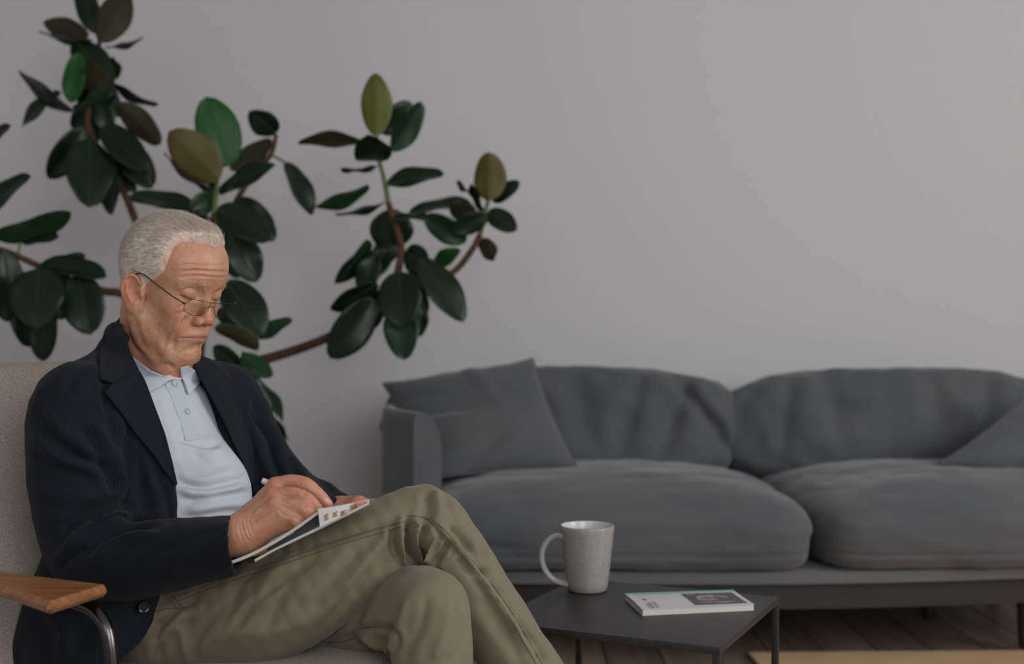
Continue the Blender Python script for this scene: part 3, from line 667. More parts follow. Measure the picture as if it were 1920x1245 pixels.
def surface(F, lo, hi, h):
    """sparse naive surface nets"""
    lo = np.array(lo, float); st = 4; n = (np.ceil((np.array(hi)-lo)/h/st).astype(int)+1)*st+1
    cn = (n-1)//st+1
    g = [lo[k]+np.arange(cn[k])*h*st for k in range(3)]
    C = np.stack(np.meshgrid(*g, indexing='ij'), -1).reshape(-1, 3).astype(f32)
    cd = F(C).reshape(cn)
    near = np.abs(cd) < h*st*2.0
    blk = np.zeros(cn-1, bool)
    for a in (0, 1):
        for b in (0, 1):
            for c in (0, 1): blk |= near[a:cn[0]-1+a, b:cn[1]-1+b, c:cn[2]-1+c]
    val = np.repeat(np.repeat(np.repeat(np.sign(cd), st, 0), st, 1), st, 2)[:n[0], :n[1], :n[2]].astype(f32)
    m = np.zeros(n, bool); e = np.repeat(np.repeat(np.repeat(blk, st, 0), st, 1), st, 2)
    m[:-1, :-1, :-1] |= e; m[1:, 1:, 1:] |= e; m[1:, :-1, :-1] |= e; m[:-1, 1:, :-1] |= e; m[:-1, :-1, 1:] |= e
    m[1:, 1:, :-1] |= e; m[1:, :-1, 1:] |= e; m[:-1, 1:, 1:] |= e
    ii = np.argwhere(m)
    out = np.empty(len(ii), f32)
    for s in range(0, len(ii), 400000): out[s:s+400000] = F((lo+ii[s:s+400000]*h).astype(f32))
    val[m] = out
    ins = val < 0
    cnt = sum(ins[a:n[0]-1+a, b:n[1]-1+b, c:n[2]-1+c].astype(np.int8) for a in (0, 1) for b in (0, 1) for c in (0, 1))
    act = np.argwhere((cnt > 0) & (cnt < 8)); vid = np.full(n-1, -1, np.int64); vid[tuple(act.T)] = np.arange(len(act))
    pos = np.zeros((len(act), 3)); num = np.zeros(len(act))
    cor = [(a, b, c) for a in (0, 1) for b in (0, 1) for c in (0, 1)]
    for i, a in enumerate(cor):
        for b in cor[i+1:]:
            if sum(abs(x-y) for x, y in zip(a, b)) != 1: continue
            va = val[tuple((act+a).T)].astype(float); vb = val[tuple((act+b).T)].astype(float); x = (va < 0) != (vb < 0)
            t = np.where(x, va/np.where(va == vb, 1, va-vb), 0)
            pos += np.where(x[:, None], np.array(a)+t[:, None]*(np.array(b)-np.array(a)), 0); num += x
    V = lo+(act+pos/num[:, None])*h
    quads = []
    for ax in range(3):
        b, c = (ax+1) % 3, (ax+2) % 3
        s0 = [slice(1, n[k]-1) for k in range(3)]; s1 = list(s0); s0[ax] = slice(0, n[ax]-1); s1[ax] = slice(1, n[ax])
        A = ins[tuple(s0)]; B = ins[tuple(s1)]; x = np.argwhere(A != B)
        if not len(x): continue
        fl = A[tuple(x.T)]; o = np.array([1, 1, 1]); o[ax] = 0; x = x+o
        def idx(db, dc):
            q = x.copy(); q[:, b] -= db; q[:, c] -= dc; return vid[tuple(q.T)]
        q = np.stack([idx(1, 1), idx(0, 1), idx(0, 0), idx(1, 0)], 1); q[~fl] = q[~fl][:, ::-1]; quads.append(q)
    Q = np.concatenate(quads); Q = Q[(Q >= 0).all(1)]
    return V, Q
def vnormals(V, Q):
    n = np.cross(V[Q[:, 2]]-V[Q[:, 0]], V[Q[:, 3]]-V[Q[:, 1]]); N = np.zeros_like(V)
    for k in range(4): np.add.at(N, Q[:, k], n)
    return N/(np.linalg.norm(N, axis=1, keepdims=True)+1e-12)
def relax(V, Q, it=2, lam=.5):
    E = np.concatenate([Q[:, [k, (k+1) % 4]] for k in range(4)])
    for _ in range(it):
        S_ = np.zeros_like(V); c = np.zeros(len(V)); np.add.at(S_, E[:, 0], V[E[:, 1]]); np.add.at(c, E[:, 0], 1); np.add.at(S_, E[:, 1], V[E[:, 0]]); np.add.at(c, E[:, 1], 1)
        V = V+lam*(S_/c[:, None]-V)
    return V
def stroke_dist(xy, line):
    """distance (px) and position 0..1 along a polyline"""
    line = [np.array(p, float) for p in line]; sl = [np.linalg.norm(b-a) for a, b in zip(line, line[1:])]; T = sum(sl); acc = 0
    best = np.full(len(xy), 1e9); tt = np.zeros(len(xy))
    for (a, b), l in zip(zip(line, line[1:]), sl):
        d = b-a; t = np.clip(((xy-a) @ d)/(l*l), 0, 1); r = np.linalg.norm(xy-a-t[:, None]*d, axis=1)
        k = r < best; best = np.where(k, r, best); tt = np.where(k, (acc+t*l)/T, tt); acc += l
    return best, tt
def fold(V, Q, strokes, frontal=.0):
    """press folds and wrinkles into the cloth or skin facing the lens: (points, width px, depth mm; + is a ridge)"""
    N = vnormals(V, Q); xy = PX(V); vw = V-np.array([0, 0, CAM_H]); vw /= np.linalg.norm(vw, axis=1, keepdims=True)
    face = np.clip((-(N*vw).sum(1)-frontal)*4, 0, 1); D = np.zeros(len(V))
    for line, w_, dp in strokes:
        ln = smooth_path(line, 5) if len(line) > 2 else line
        d, t = stroke_dist(xy, ln); D += dp*.001*(np.exp(-(d/w_)**1.5)-.42*np.exp(-((d-2.1*w_)/(1.1*w_))**2))*np.clip(np.sin(np.pi*np.clip(t, .0, 1))*2.2+.12, 0, 1)
    return V+N*(D*face)[:, None]
def in_poly(xy, poly):
    r = np.zeros(len(xy), bool); n = len(poly); x, y = xy[:, 0], xy[:, 1]
    for i in range(n):
        (x0, y0), (x1, y1) = poly[i], poly[i-1]
        if y0 == y1: continue
        c = ((y0 > y) != (y1 > y)) & (x < (x1-x0)*(y-y0)/(y1-y0)+x0); r ^= c
    return r
def poly_sd(xy, poly):
    d, _ = stroke_dist(xy, list(poly)+[poly[0]]); return np.where(in_poly(xy, poly), -d, d)
from mathutils.geometry import delaunay_2d_cdt
def patch(name, poly, bvh, m, parent, lift=.002, thick=.002, step=5, curve=True, label=None, edge_lift=0):
    """cloth piece cut to an outline and laid on the surface below it"""
    pl = [tuple(q) for q in (smooth_path(poly, 4, True) if curve else poly)]
    bd = []
    for a, b in zip(pl, pl[1:]+pl[:1]):
        k = max(1, int(math.hypot(b[0]-a[0], b[1]-a[1])/step)); bd += [(a[0]+(b[0]-a[0])*i/k, a[1]+(b[1]-a[1])*i/k) for i in range(k)]
    A = np.array(bd); g = np.stack(np.meshgrid(np.arange(A[:, 0].min(), A[:, 0].max(), step), np.arange(A[:, 1].min(), A[:, 1].max(), step)), -1).reshape(-1, 2)
    sd = poly_sd(g, bd); g = g[sd < -step*.6]
    pts = [Vector(p) for p in bd]+[Vector(p) for p in g]; n = len(bd)
    v2, _, fc, _, _, _ = delaunay_2d_cdt(pts, [], [list(range(n))], 1, 1e-6)
    o = Vector((0, 0, CAM_H)); hit = []
    for p in v2:
        d = (P(p.x, p.y, 1)-o).normalized(); h = bvh.ray_cast(o, d); hit.append((h[0], h[1]) if h[0] else None)
    ok = [i for i, h in enumerate(hit) if h]; oa = np.array([[v2[i].x, v2[i].y] for i in ok])
    xyz = []; nn = []
    for i, p in enumerate(v2):
        h = hit[i]
        if h is None:
            j = ok[int(np.argmin(((oa-[p.x, p.y])**2).sum(1)))]; q = P(p.x, p.y, hit[j][0].y); h = (q, hit[j][1])
        xyz.append(np.array(h[0])); nn.append(np.array(h[1]))
    xyz = np.array(xyz); nn = np.array(nn)
    nb = [[] for _ in v2]
    for f in fc:
        for a, b in zip(f, list(f[1:])+[f[0]]): nb[a].append(b); nb[b].append(a)
    for _ in range(2): nn = np.array([nn[i]+(nn[nb[i]].mean(0) if nb[i] else 0) for i in range(len(nn))]); nn /= np.linalg.norm(nn, axis=1, keepdims=True)
    for _ in range(2):
        dist = np.linalg.norm(xyz-np.array(o), axis=1); avg = np.array([dist[nb[i]].mean() if nb[i] else dist[i] for i in range(len(dist))])
        xyz = np.array(o)+(xyz-np.array(o))*((.5*dist+.5*avg)/dist)[:, None]
    el = np.zeros(len(v2))
    if edge_lift:
        s_ = poly_sd(np.array([[p.x, p.y] for p in v2]), bd); el = edge_lift*np.exp(s_/8)
    top = xyz+nn*(lift+el)[:, None] if edge_lift else xyz+nn*lift
    bot = top-nn*thick; k = len(v2)
    ec = {}
    for f in fc:
        for a, b in zip(f, list(f[1:])+[f[0]]): ec[(a, b)] = 1
    fs = [list(f)[::-1] for f in fc]+[[i+k for i in f] for f in fc]+[[a, b, b+k, a+k] for (a, b) in ec if (b, a) not in ec]
    bm = bmesh.new(); bv = [bm.verts.new(p) for p in np.concatenate([top, bot])]
    for f in fs:
        try: bm.faces.new([bv[i] for i in f])
        except ValueError: pass
    bmesh.ops.recalc_face_normals(bm, faces=bm.faces[:])
    return MB().bm(bm).build(name, m, parent, sharp=50, label=label)
def bvh_of(V, Q): return BVHTree.FromPolygons([tuple(v) for v in V], [tuple(int(i) for i in q) for q in Q])
def px_cut(poly, dmin, dmax, sc):
    """prism through the traced outline between two distances from the lens (metres), as a distance field"""
    def f(p):
        p = np.asarray(p, float); a = poly_sd(PX(p), poly)/sc
        return np.maximum(np.maximum(a, dmin-p[:, 1]), p[:, 1]-dmax).astype(f32)
    return f
# ------------------------------------------------------------------ the seated man
def rib_mat(name, c1, c2, per, rough=.9):
    m = mat(name, c1, rough, .25, sheen=.04); nt, N, b = nodes(m)
    a = N.new('ShaderNodeAttribute'); a.attribute_name = 'rib'
    mu = N.new('ShaderNodeMath'); mu.operation = 'MULTIPLY'; mu.inputs[1].default_value = 2*math.pi/per
    tc = N.new('ShaderNodeTexCoord'); nz = N.new('ShaderNodeTexNoise'); nz.inputs['Scale'].default_value = 55; nz.inputs['Detail'].default_value = 3
    nt.links.new(tc.outputs['Object'], nz.inputs['Vector'])
    ad = N.new('ShaderNodeMath'); ad.operation = 'MULTIPLY_ADD'; ad.inputs[1].default_value = 3.0
    nt.links.new(a.outputs['Fac'], mu.inputs[0]); nt.links.new(nz.outputs[0], ad.inputs[0]); nt.links.new(mu.outputs[0], ad.inputs[2])
    si = N.new('ShaderNodeMath'); si.operation = 'SINE'; nt.links.new(ad.outputs[0], si.inputs[0])
    mr = N.new('ShaderNodeMapRange'); mr.inputs[1].default_value = -1; nt.links.new(si.outputs[0], mr.inputs[0])
    x = N.new('ShaderNodeMix'); x.data_type = 'RGBA'; x.inputs[6].default_value = (*c1, 1); x.inputs[7].default_value = (*c2, 1)
    nt.links.new(mr.outputs[0], x.inputs[0]); nt.links.new(x.outputs[2], b.inputs['Base Color'])
    u = N.new('ShaderNodeBump'); u.inputs['Strength'].default_value = .45; u.inputs['Distance'].default_value = .0008
    nt.links.new(mr.outputs[0], u.inputs['Height']); nt.links.new(u.outputs[0], b.inputs['Normal'])
    return m
M['jacket'] = rib_mat('navy_ribbed_cloth', (.0030, .0041, .0074), (.0080, .0106, .0175), .0023)
M['lapel'] = M['jacket']
M['shirt'] = mat('pale_blue_pique', (.485, .52, .57), .85, .25, noise=(90, .3, 3, (.455, .49, .54)), bump=(700, .25, .0008), sheen=.1)
M['placket'] = mat('pale_blue_cotton', (.435, .495, .54), .8, .25, bump=(600, .2, .0008))
M['button'] = mat('pale_button', (.45, .56, .60), .25, .5)
M['blackbutton'] = mat('black_button', (.006, .006, .007), .22, .5)
M['trousers'] = mat('olive_chino', (.182, .160, .102), .78, .3, noise=(38, .55, 4, (.155, .136, .086)), bump=(900, .2, .0006), sheen=.15)
M['thread'] = mat('olive_thread', (.098, .088, .056), .8, .2)
M['shoe'] = mat('brown_leather', (.06, .03, .018), .4, .5)
M['sock'] = mat('white_sock', (.6, .58, .55), .9, .2)
M['hair'] = mat('silver_hair', (.80, .70, .61), .55, .35, noise=(160, .8, 3, (.56, .48, .40)))
nt_, N_, b_ = nodes(M['hair']); at_ = N_.new('ShaderNodeAttribute'); at_.attribute_name = 'cover'; mx_ = N_.new('ShaderNodeMix'); mx_.data_type = 'RGBA'
lk_ = b_.inputs['Base Color'].links[0].from_socket; nt_.links.new(at_.outputs['Fac'], mx_.inputs[0]); mx_.inputs[6].default_value = (.53, .27, .19, 1); nt_.links.new(lk_, mx_.inputs[7]); nt_.links.new(mx_.outputs[2], b_.inputs['Base Color'])
M['brow'] = mat('sandy_brow_hair', (.42, .30, .21), .6, .3)
def skin_mat():
    m = mat('weathered_skin', (.52, .265, .165), .43, .45, sss=.12); nt, N, b = nodes(m)
    tc = N.new('ShaderNodeTexCoord')
    def nz(s, d, lo, hi):
        t = N.new('ShaderNodeTexNoise'); t.inputs['Scale'].default_value = s; t.inputs['Detail'].default_value = d; nt.links.new(tc.outputs['Object'], t.inputs['Vector'])
        r = N.new('ShaderNodeMapRange'); r.inputs[1].default_value = lo; r.inputs[2].default_value = hi; nt.links.new(t.outputs[0], r.inputs[0]); return t, r
    _, r1 = nz(36, 4, .36, .66); _, r2 = nz(230, 3, .50, .80); t3, _ = nz(420, 3, 0, 1)
    def mix(fac, a, c, amt):
        x = N.new('ShaderNodeMix'); x.data_type = 'RGBA'; k = N.new('ShaderNodeMath'); k.operation = 'MULTIPLY'; k.inputs[1].default_value = amt
        nt.links.new(fac, k.inputs[0]); nt.links.new(k.outputs[0], x.inputs[0])
        if isinstance(a, tuple): x.inputs[6].default_value = a
        else: nt.links.new(a, x.inputs[6])
        x.inputs[7].default_value = c; return x.outputs[2]
    c = mix(r1.outputs[0], (.53, .300, .182, 1), (.47, .200, .115, 1), .8)
    c = mix(r2.outputs[0], c, (.27, .11, .058, 1), .50)
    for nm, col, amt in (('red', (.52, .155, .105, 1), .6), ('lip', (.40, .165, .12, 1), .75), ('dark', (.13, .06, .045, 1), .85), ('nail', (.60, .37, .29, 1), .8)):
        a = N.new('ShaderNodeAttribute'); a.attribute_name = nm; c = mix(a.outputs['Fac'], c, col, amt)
    nt.links.new(c, b.inputs['Base Color'])
    u = N.new('ShaderNodeBump'); u.inputs['Strength'].default_value = .45; u.inputs['Distance'].default_value = .0010
    nt.links.new(t3.outputs[0], u.inputs['Height']); nt.links.new(u.outputs[0], b.inputs['Normal'])
    return m
M['skin'] = skin_mat()

man = empty('person', (-.50, 1.92, 0), 'seated man with grey hair in a navy blazer writing in a folded magazine', 'person')
TF = np.array([.866, -.5, 0]); TL = np.array([.5, .866, 0])
def loft(levels, ex=2.3):
    """torso: horizontal rounded sections (z, centre x, centre y, half depth, half width)"""
    L = np.array(sorted(levels), float)
    def f(p):
        z = p[:, 2]; g = lambda k: np.interp(z, L[:, 0], L[:, k])
        dx = p[:, 0]-g(1); dy = p[:, 1]-g(2); hd = g(3); hw = g(4)
        a = np.abs(dx*TF[0]+dy*TF[1])/hd; b = np.abs(dx*TL[0]+dy*TL[1])/hw
        d = ((a**ex+b**ex)**(1/ex)-1)*np.minimum(hd, hw)
        return np.maximum(np.maximum(d, z-L[-1, 0]), L[0, 0]-z).astype(f32)
    return f
JL = [(.315, -.605, 1.95, .150, .180), (.40, -.600, 1.95, .150, .185), (.47, -.585, 1.95, .142, .182), (.53, -.570, 1.95, .132, .174), (.60, -.572, 1.952, .126, .170),
      (.68, -.588, 1.956, .126, .176), (.735, -.596, 1.958, .118, .180), (.772, -.592, 1.96, .104, .168), (.798, -.584, 1.962, .088, .132), (.822, -.578, 1.965, .072, .085), (.835, -.575, 1.965, .06, .06)]
rs_sh = P(143, 758, 1.82); ls_sh = P(420, 752, 2.10)
R_ARM = [(rs_sh, .061), (P(140, 812, 1.81), .069), (P(146, 885, 1.80), .0705), (P(154, 970, 1.79), .067), (P(176, 1036, 1.77), .062), (P(235, 1052, 1.745), .056), (P(330, 1040, 1.71), .050), (P(400, 1028, 1.68), .0425), (P(470, 1019, 1.648), .0395)]
L_ARM = [(ls_sh, .060), (P(448, 800, 2.10), .060), (P(485, 862, 2.09), .055), (P(545, 925, 2.05), .047), (P(600, 950, 2.00), .041), (P(645, 972, 1.95), .034)]
ra_f = s_chain([p for p, r in R_ARM], [r for p, r in R_ARM]); la_f = s_chain([p for p, r in L_ARM], [r for p, r in L_ARM])
jt_f = loft(JL)
SHIRT_OPEN = [(238, 640), (252, 690), (283, 770), (308, 838), (325, 905), (334, 985), (420, 1010), (500, 1000), (492, 940), (468, 893), (447, 845), (425, 795), (398, 745), (372, 700), (352, 672), (330, 640), (280, 620)]
FLAP_CUT = [(306, 1085), (302, 1118), (290, 1165), (258, 1208), (208, 1262), (700, 1400), (700, 1085)]
neckring = s_chain([P(246, 678, 1.89), P(228, 648, 1.90), P(216, 628, 1.96), P(228, 622, 2.03), P(290, 640, 2.09), P(350, 680, 2.05), P(372, 700, 2.0)], [.013, .016, .017, .017, .017, .015, .012])
J = Field().u(jt_f).u(s_cone(P(252, 676, 1.99), rs_sh, .046, .056), .05).u(s_cone(P(300, 690, 2.03), ls_sh, .045, .058), .05).u(ra_f, .013).u(la_f, .022).u(neckring, .014)
J0 = Field(); J0.ops = list(J.ops)
J.sub(px_cut(SHIRT_OPEN, 1.75, 1.97, 1180), .006).sub(px_cut(FLAP_CUT, 1.75, 2.2, 1200), .008)
cuff = P(443, 1022, 1.658); cdir = (P(443, 1022, 1.658)-P(330, 1040, 1.71)).normalized()
def halfspace(c, n):
    c = np.array(c); n = np.array(n)
    return lambda p: (-(p-c) @ n).astype(f32)
# the sleeve ends at a plane square to the arm and is hollow
def near_only(f, c, r):
    c = np.array(c)
    return lambda p: np.maximum(f(p), (np.linalg.norm(p-c, axis=1)-r).astype(f32)).astype(f32)
cn_ = Vector((.985, .05, .13)).normalized(); cuff = P(441, 1022, 1.66)
J.sub(near_only(halfspace(cuff, cn_), cuff+cn_*.04, .075), .002)
J.sub(s_cone(cuff-cdir*.045, cuff+cdir*.03, .0325, .0345), .002)
lcuff = P(640, 970, 1.955); ldir = (P(645, 972, 1.95)-P(600, 950, 2.00)).normalized()
J.sub(near_only(halfspace(lcuff, ldir), lcuff+ldir*.03, .06), .002)
V, Q = surface(J, (-.80, 1.58, .30), (-.20, 2.22, .93), .0034)
V = relax(V, Q, 1, .4)
jf = [
 # upper arm and elbow folds
 ([(60, 760), (110, 830), (170, 865), (215, 880)], 9, -3.5), ([(58, 815), (110, 862), (180, 880)], 8, 2.6), ([(150, 795), (185, 850), (220, 930)], 9, -3.2), ([(180, 790), (215, 860), (232, 930)], 8, 2.4),
 ([(236, 800), (238, 880), (236, 965)], 8, -4.5), ([(110, 1000), (155, 965), (215, 945), (240, 942)], 10, -5), ([(120, 1035), (170, 990), (235, 972)], 9, 4), ([(150, 1060), (190, 1005), (250, 985), (290, 985)], 8, -4),
 ([(60, 905), (110, 930), (180, 920)], 12, 2), ([(185, 1065), (230, 1015), (300, 998)], 9, 2.6), ([(110, 1070), (135, 1040), (160, 1022)], 8, -3), ([(255, 1080), (290, 1040), (330, 1020)], 10, -1.8), ([(330, 1085), (360, 1040), (400, 1015)], 11, 1.4),
 # chest and lapel break
 ([(248, 840), (266, 900), (285, 975)], 20, -2.5),
 ([(190, 640), (196, 690), (200, 760), (224, 830)], 7, -2.5), ([(215, 790), (235, 840), (242, 960)], 10, 3), ([(258, 820), (280, 900), (300, 985)], 12, 2.0), ([(290, 880), (312, 930), (322, 985)], 8, -2),
 ([(160, 660), (140, 700), (120, 735)], 9, -1.6), ([(80, 720), (60, 770)], 10, 2),
 # far arm and shoulder
 ([(478, 745), (492, 800), (520, 850)], 8, -4), ([(500, 830), (520, 880), (540, 920)], 8, -3.5), ([(540, 850), (570, 890), (600, 925)], 8, 2.6), ([(590, 885), (620, 915), (650, 940)], 7, -2.4), ([(440, 760), (470, 810), (490, 870)], 10, 2.4), ([(470, 772), (480, 790), (484, 800)], 5, -3),
 # skirt
 ([(75, 1120), (120, 1180), (130, 1245)], 14, 3), ([(190, 1140), (150, 1200), (120, 1250)], 14, -3), ([(120, 1090), (110, 1140)], 10, -3)]
V = fold(V, Q, [(a, b, c*2.2) for a, b, c in jf])
V = V+vnormals(V, Q)*(vnoise(V*26, 5)*.0022+vnoise(V*60, 8)*.0007)[:, None]
jacket = mesh_obj('jacket', V, Q, M['jacket'], man, label='open navy blazer of finely ribbed cloth')
# the cloth's ribs run down the body and along each sleeve
def limb_angle(p, limb):
    pts = np.array([list(q) for q, r in limb]); best = np.full(len(p), 1e9); ang = np.zeros(len(p))
    up = None
    for a, b in zip(pts, pts[1:]):
        d = (b-a); L = np.linalg.norm(d); d /= L
        if up is None: up = np.cross(d, [0, 1, .2])
        up = up-d*up.dot(d); up /= np.linalg.norm(up); sd = np.cross(d, up)
        t = np.clip((p-a) @ d, 0, L); q = p-a-t[:, None]*d; r = np.linalg.norm(q, axis=1); k = r < best
        best = np.where(k, r, best); ang = np.where(k, np.arctan2(q @ up, q @ sd), ang)
    return ang*.056
d1, d2, d3 = jt_f(V.astype(f32)), ra_f(V.astype(f32)), la_f(V.astype(f32))
rel = V-np.array([-.58, 1.955, 0]); tors = np.arctan2(rel @ TL, rel @ TF)*.16
rib = np.where((d2 < d1) & (d2 < d3), limb_angle(V, R_ARM), np.where(d3 < d1, limb_angle(V, L_ARM), tors))
addattr(jacket, 'rib', rib)
jb = bvh_of(V, Q)
V0, Q0 = surface(J0, (-.80, 1.70, .55), (-.36, 2.22, .93), .005); j0b = bvh_of(relax(V0, Q0, 2), Q0)
def ribbed(o, ang, per=1.0):
    v = np.empty(len(o.data.vertices)*3); o.data.vertices.foreach_get('co', v); v = v.reshape(-1, 3)+np.array(WL[man.name])
    xy = PX(v); addattr(o, 'rib', (xy[:, 0]*math.cos(ang)+xy[:, 1]*math.sin(ang))/1180)
    return o
collar_r = [(223, 600), (210, 624), (195, 646), (184, 682), (184, 716), (206, 723), (240, 712), (258, 702), (246, 672), (236, 645), (229, 620)]
lapel_r = [(206, 723), (192, 739), (212, 764), (235, 794), (283, 853), (324, 912), (327, 908), (318, 868), (304, 815), (284, 762), (267, 718), (258, 702), (235, 714)]
lp = ribbed(patch('lapel', lapel_r, j0b, M['jacket'], jacket, lift=.0065, thick=.003, curve=False, edge_lift=.002), .55)
cl = ribbed(patch('collar', collar_r, j0b, M['jacket'], jacket, lift=.0062, thick=.003, curve=False, edge_lift=.0015), .1)
lapel_l = [(352, 676), (366, 668), (398, 690), (432, 722), (452, 762), (463, 810), (474, 865), (490, 930), (494, 942), (478, 936), (458, 893), (437, 845), (415, 795), (389, 745), (367, 708)]
ll = ribbed(patch('lapel', lapel_l, j0b, M['jacket'], jacket, lift=.006, thick=.003, curve=False, edge_lift=.002), -.35)
def disc(name, px, py, bvh, r, h, m, parent, rim=True):
    o = Vector((0, 0, CAM_H)); hit = bvh.ray_cast(o, (P(px, py, 1)-o).normalized())
    if hit[0] is None: return
    c, n = hit[0], hit[1].normalized(); q = n.to_track_quat('Z', 'Y').to_matrix()
    mb = MB().lathe([(0, 0), (r, 0), (r, h*.6), (r*.92, h), (r*.72, h*.92), (r*.66, h*.55), (0, h*.5)], (0, 0, 0), 22)
    mb.v = [c+q @ v for v in mb.v]; return mb.build(name, m, parent, sharp=50)
disc('button', 268, 1137, jb, .0088, .0055, M['blackbutton'], jacket)
# seam lines as thin raised cords lying on a surface
def cord(name, line, bvh, m, parent, r=.0006, lift=.0003, n=6):
    o = Vector((0, 0, CAM_H)); pts = []
    for q in smooth_path(line, n):
        h = bvh.ray_cast(o, (P(q[0], q[1], 1)-o).normalized())
        if h[0] is not None: pts.append(h[0]+h[1]*lift)
    if len(pts) > 2: return MB().tube(pts, r, 5).build(name, m, parent)
# ---- shirt
SL = [(z, x, y, hd-.014, hw-.024) for z, x, y, hd, hw in JL if z > .34]
SL = [l for l in SL if l[0] < .76]+[(.772, -.588, 1.96, .086, .140), (.785, -.582, 1.962, .074, .10), (.798, -.580, 1.964, .062, .07)]
sh = Field().u(loft(SL, 2.2)).u(s_ell(P(402, 935, 1.92), (.055, .07, .075)), .06)
Vs, Qs = surface(sh, (-.76, 1.72, .42), (-.38, 2.14, .86), .0034)
Vs = relax(Vs, Qs, 1, .4)
sf = [([(333, 822), (385, 838), (412, 828)], 6, -2.2), ([(335, 832), (390, 848), (420, 842)], 6, 1.6), ([(335, 905), (380, 915), (440, 903), (465, 892)], 6, -4), ([(335, 918), (390, 926), (455, 912)], 7, 3.6), ([(345, 940), (400, 930), (470, 922)], 6, -2.6),
      ([(335, 890), (370, 900), (430, 884)], 7, 2.2), ([(350, 960), (410, 948), (480, 945)], 8, 2.2), ([(320, 860), (360, 880), (400, 880)], 8, 1.2), ([(360, 850), (400, 870), (440, 865)], 7, -1.6), ([(338, 972), (420, 962), (470, 960)], 6, -2), ([(300, 740), (312, 790), (330, 850)], 8, 1.4)]
Vs = fold(Vs, Qs, [(a, b, c*1.5) for a, b, c in sf]); Vs = Vs+vnormals(Vs, Qs)*(vnoise(Vs*30, 2)*.0014)[:, None]
shirt = mesh_obj('shirt', Vs, Qs, M['shirt'], man, label='pale blue polo shirt')
sb = bvh_of(Vs, Qs)
patch('placket', [(309, 722), (337, 710), (343, 742), (360, 790), (376, 824), (347, 827), (338, 795), (322, 752)], sb, M['placket'], shirt, lift=.0022, thick=.002, curve=False)
pk = [(340, 730, .004), (347, 772, .004)]
disc('shirt_button', 326, 723, sb, .0050, .0058, M['button'], shirt); disc('shirt_button', 349, 772, sb, .0050, .0058, M['button'], shirt)
# ---- trousers
R_LEG = [(P(345, 1150, 1.895), .094), (P(425, 1142, 1.875), .094), (P(510, 1128, 1.842), .087), (P(610, 1080, 1.825), .074), (P(700, 1026, 1.830), .064), (P(795, 975, 1.85), .0525), (P(838, 1028, 1.857), .054), (P(882, 1096, 1.853), .054), (P(950, 1203, 1.85), .053), (P(1018, 1300, 1.85), .051), (P(1075, 1390, 1.85), .046)]
L_LEG = [(P(445, 1150, 2.03), .095), (P(560, 1150, 1.985), .077), (P(690, 1150, 1.885), .064), (P(792, 1138, 1.772), .0595), (P(806, 1180, 1.752), .059), (P(812, 1260, 1.75), .057), (P(822, 1400, 1.77), .054), (P(835, 1640, 1.80), .045)]
r_f = s_chain([p for p, r in R_LEG], [r for p, r in R_LEG]); l_f = s_chain([p for p, r in L_LEG], [r for p, r in L_LEG])
hipe = s_ell(P(325, 1140, 1.95), (.120, .138, .095))
T1 = Field().u(hipe).u(r_f, .02); T2 = Field().u(s_ell(P(400, 1145, 1.99), (.08, .08, .075))).u(l_f, .02)
Vt, Qt = surface(T1, (-.72, 1.72, .14), (.20, 2.16, .67), .0031); Vt = relax(Vt, Qt, 1, .4)
Vu, Qu = surface(T2, (-.58, 1.62, .04), (.02, 2.16, .60), .0034); Vu = relax(Vu, Qu, 1, .4)
tf = [
 # the long outseam pulls and the folds that run from the hip
 ([(318, 1112), (400, 1078), (520, 1040), (660, 1000), (760, 968)], 7, -1.8), ([(330, 1130), (420, 1105), (560, 1060)], 10, 1.4), ([(300, 1180), (340, 1140), (380, 1118)], 8, -3), ([(285, 1215), (320, 1170), (350, 1140)], 9, 3),
 ([(420, 1165), (450, 1100), (500, 1050)], 10, -1.6), ([(500, 1180), (540, 1100), (600, 1040)], 10, -1.4), ([(580, 1150), (630, 1080), (680, 1020)], 9, -1.6), ([(640, 1110), (690, 1050), (735, 990)], 9, 1.8), ([(470, 1150), (510, 1080), (560, 1030)], 9, 1.3),
 ([(345, 1230), (420, 1190), (520, 1180), (600, 1150)], 16, 2), ([(300, 1160), (296, 1200), (300, 1240)], 8, -2.6), ([(330, 1170), (345, 1205), (352, 1240)], 9, 2),
 # gathers behind the crossed knee
 ([(768, 968), (762, 1000), (766, 1035), (775, 1058)], 6, -7), ([(785, 975), (775, 1010), (782, 1050)], 5, 4), ([(800, 985), (790, 1020), (792, 1056)], 5, -6), ([(818, 1000), (806, 1030), (802, 1056)], 5, 3.6), ([(840, 1020), (822, 1045), (812, 1060)], 5, -4), ([(752, 975), (748, 1010), (752, 1045)], 7, 3.5), ([(735, 990), (738, 1020), (748, 1050)], 6, -2.5),
 ([(858, 1040), (840, 1056), (826, 1066)], 5, 2.6), ([(800, 920), (800, 960), (786, 985)], 8, -2.2), ([(815, 918), (822, 955), (815, 985)], 8, 2.4), ([(835, 930), (850, 975), (842, 1010)], 8, -1.6), ([(870, 980), (888, 1020), (880, 1045)], 9, 2), ([(900, 1030), (910, 1060), (890, 1085)], 8, -2),
 ([(820, 980), (862, 1030), (900, 1082), (960, 1170), (1010, 1245)], 6, 2.2), ([(835, 978), (878, 1030), (918, 1085), (975, 1165), (1030, 1245)], 6, -1.4), ([(900, 1120), (940, 1180), (985, 1245)], 12, -1.6), ([(980, 1180), (1000, 1225), (1030, 1240)], 8, -2.5),
 ]
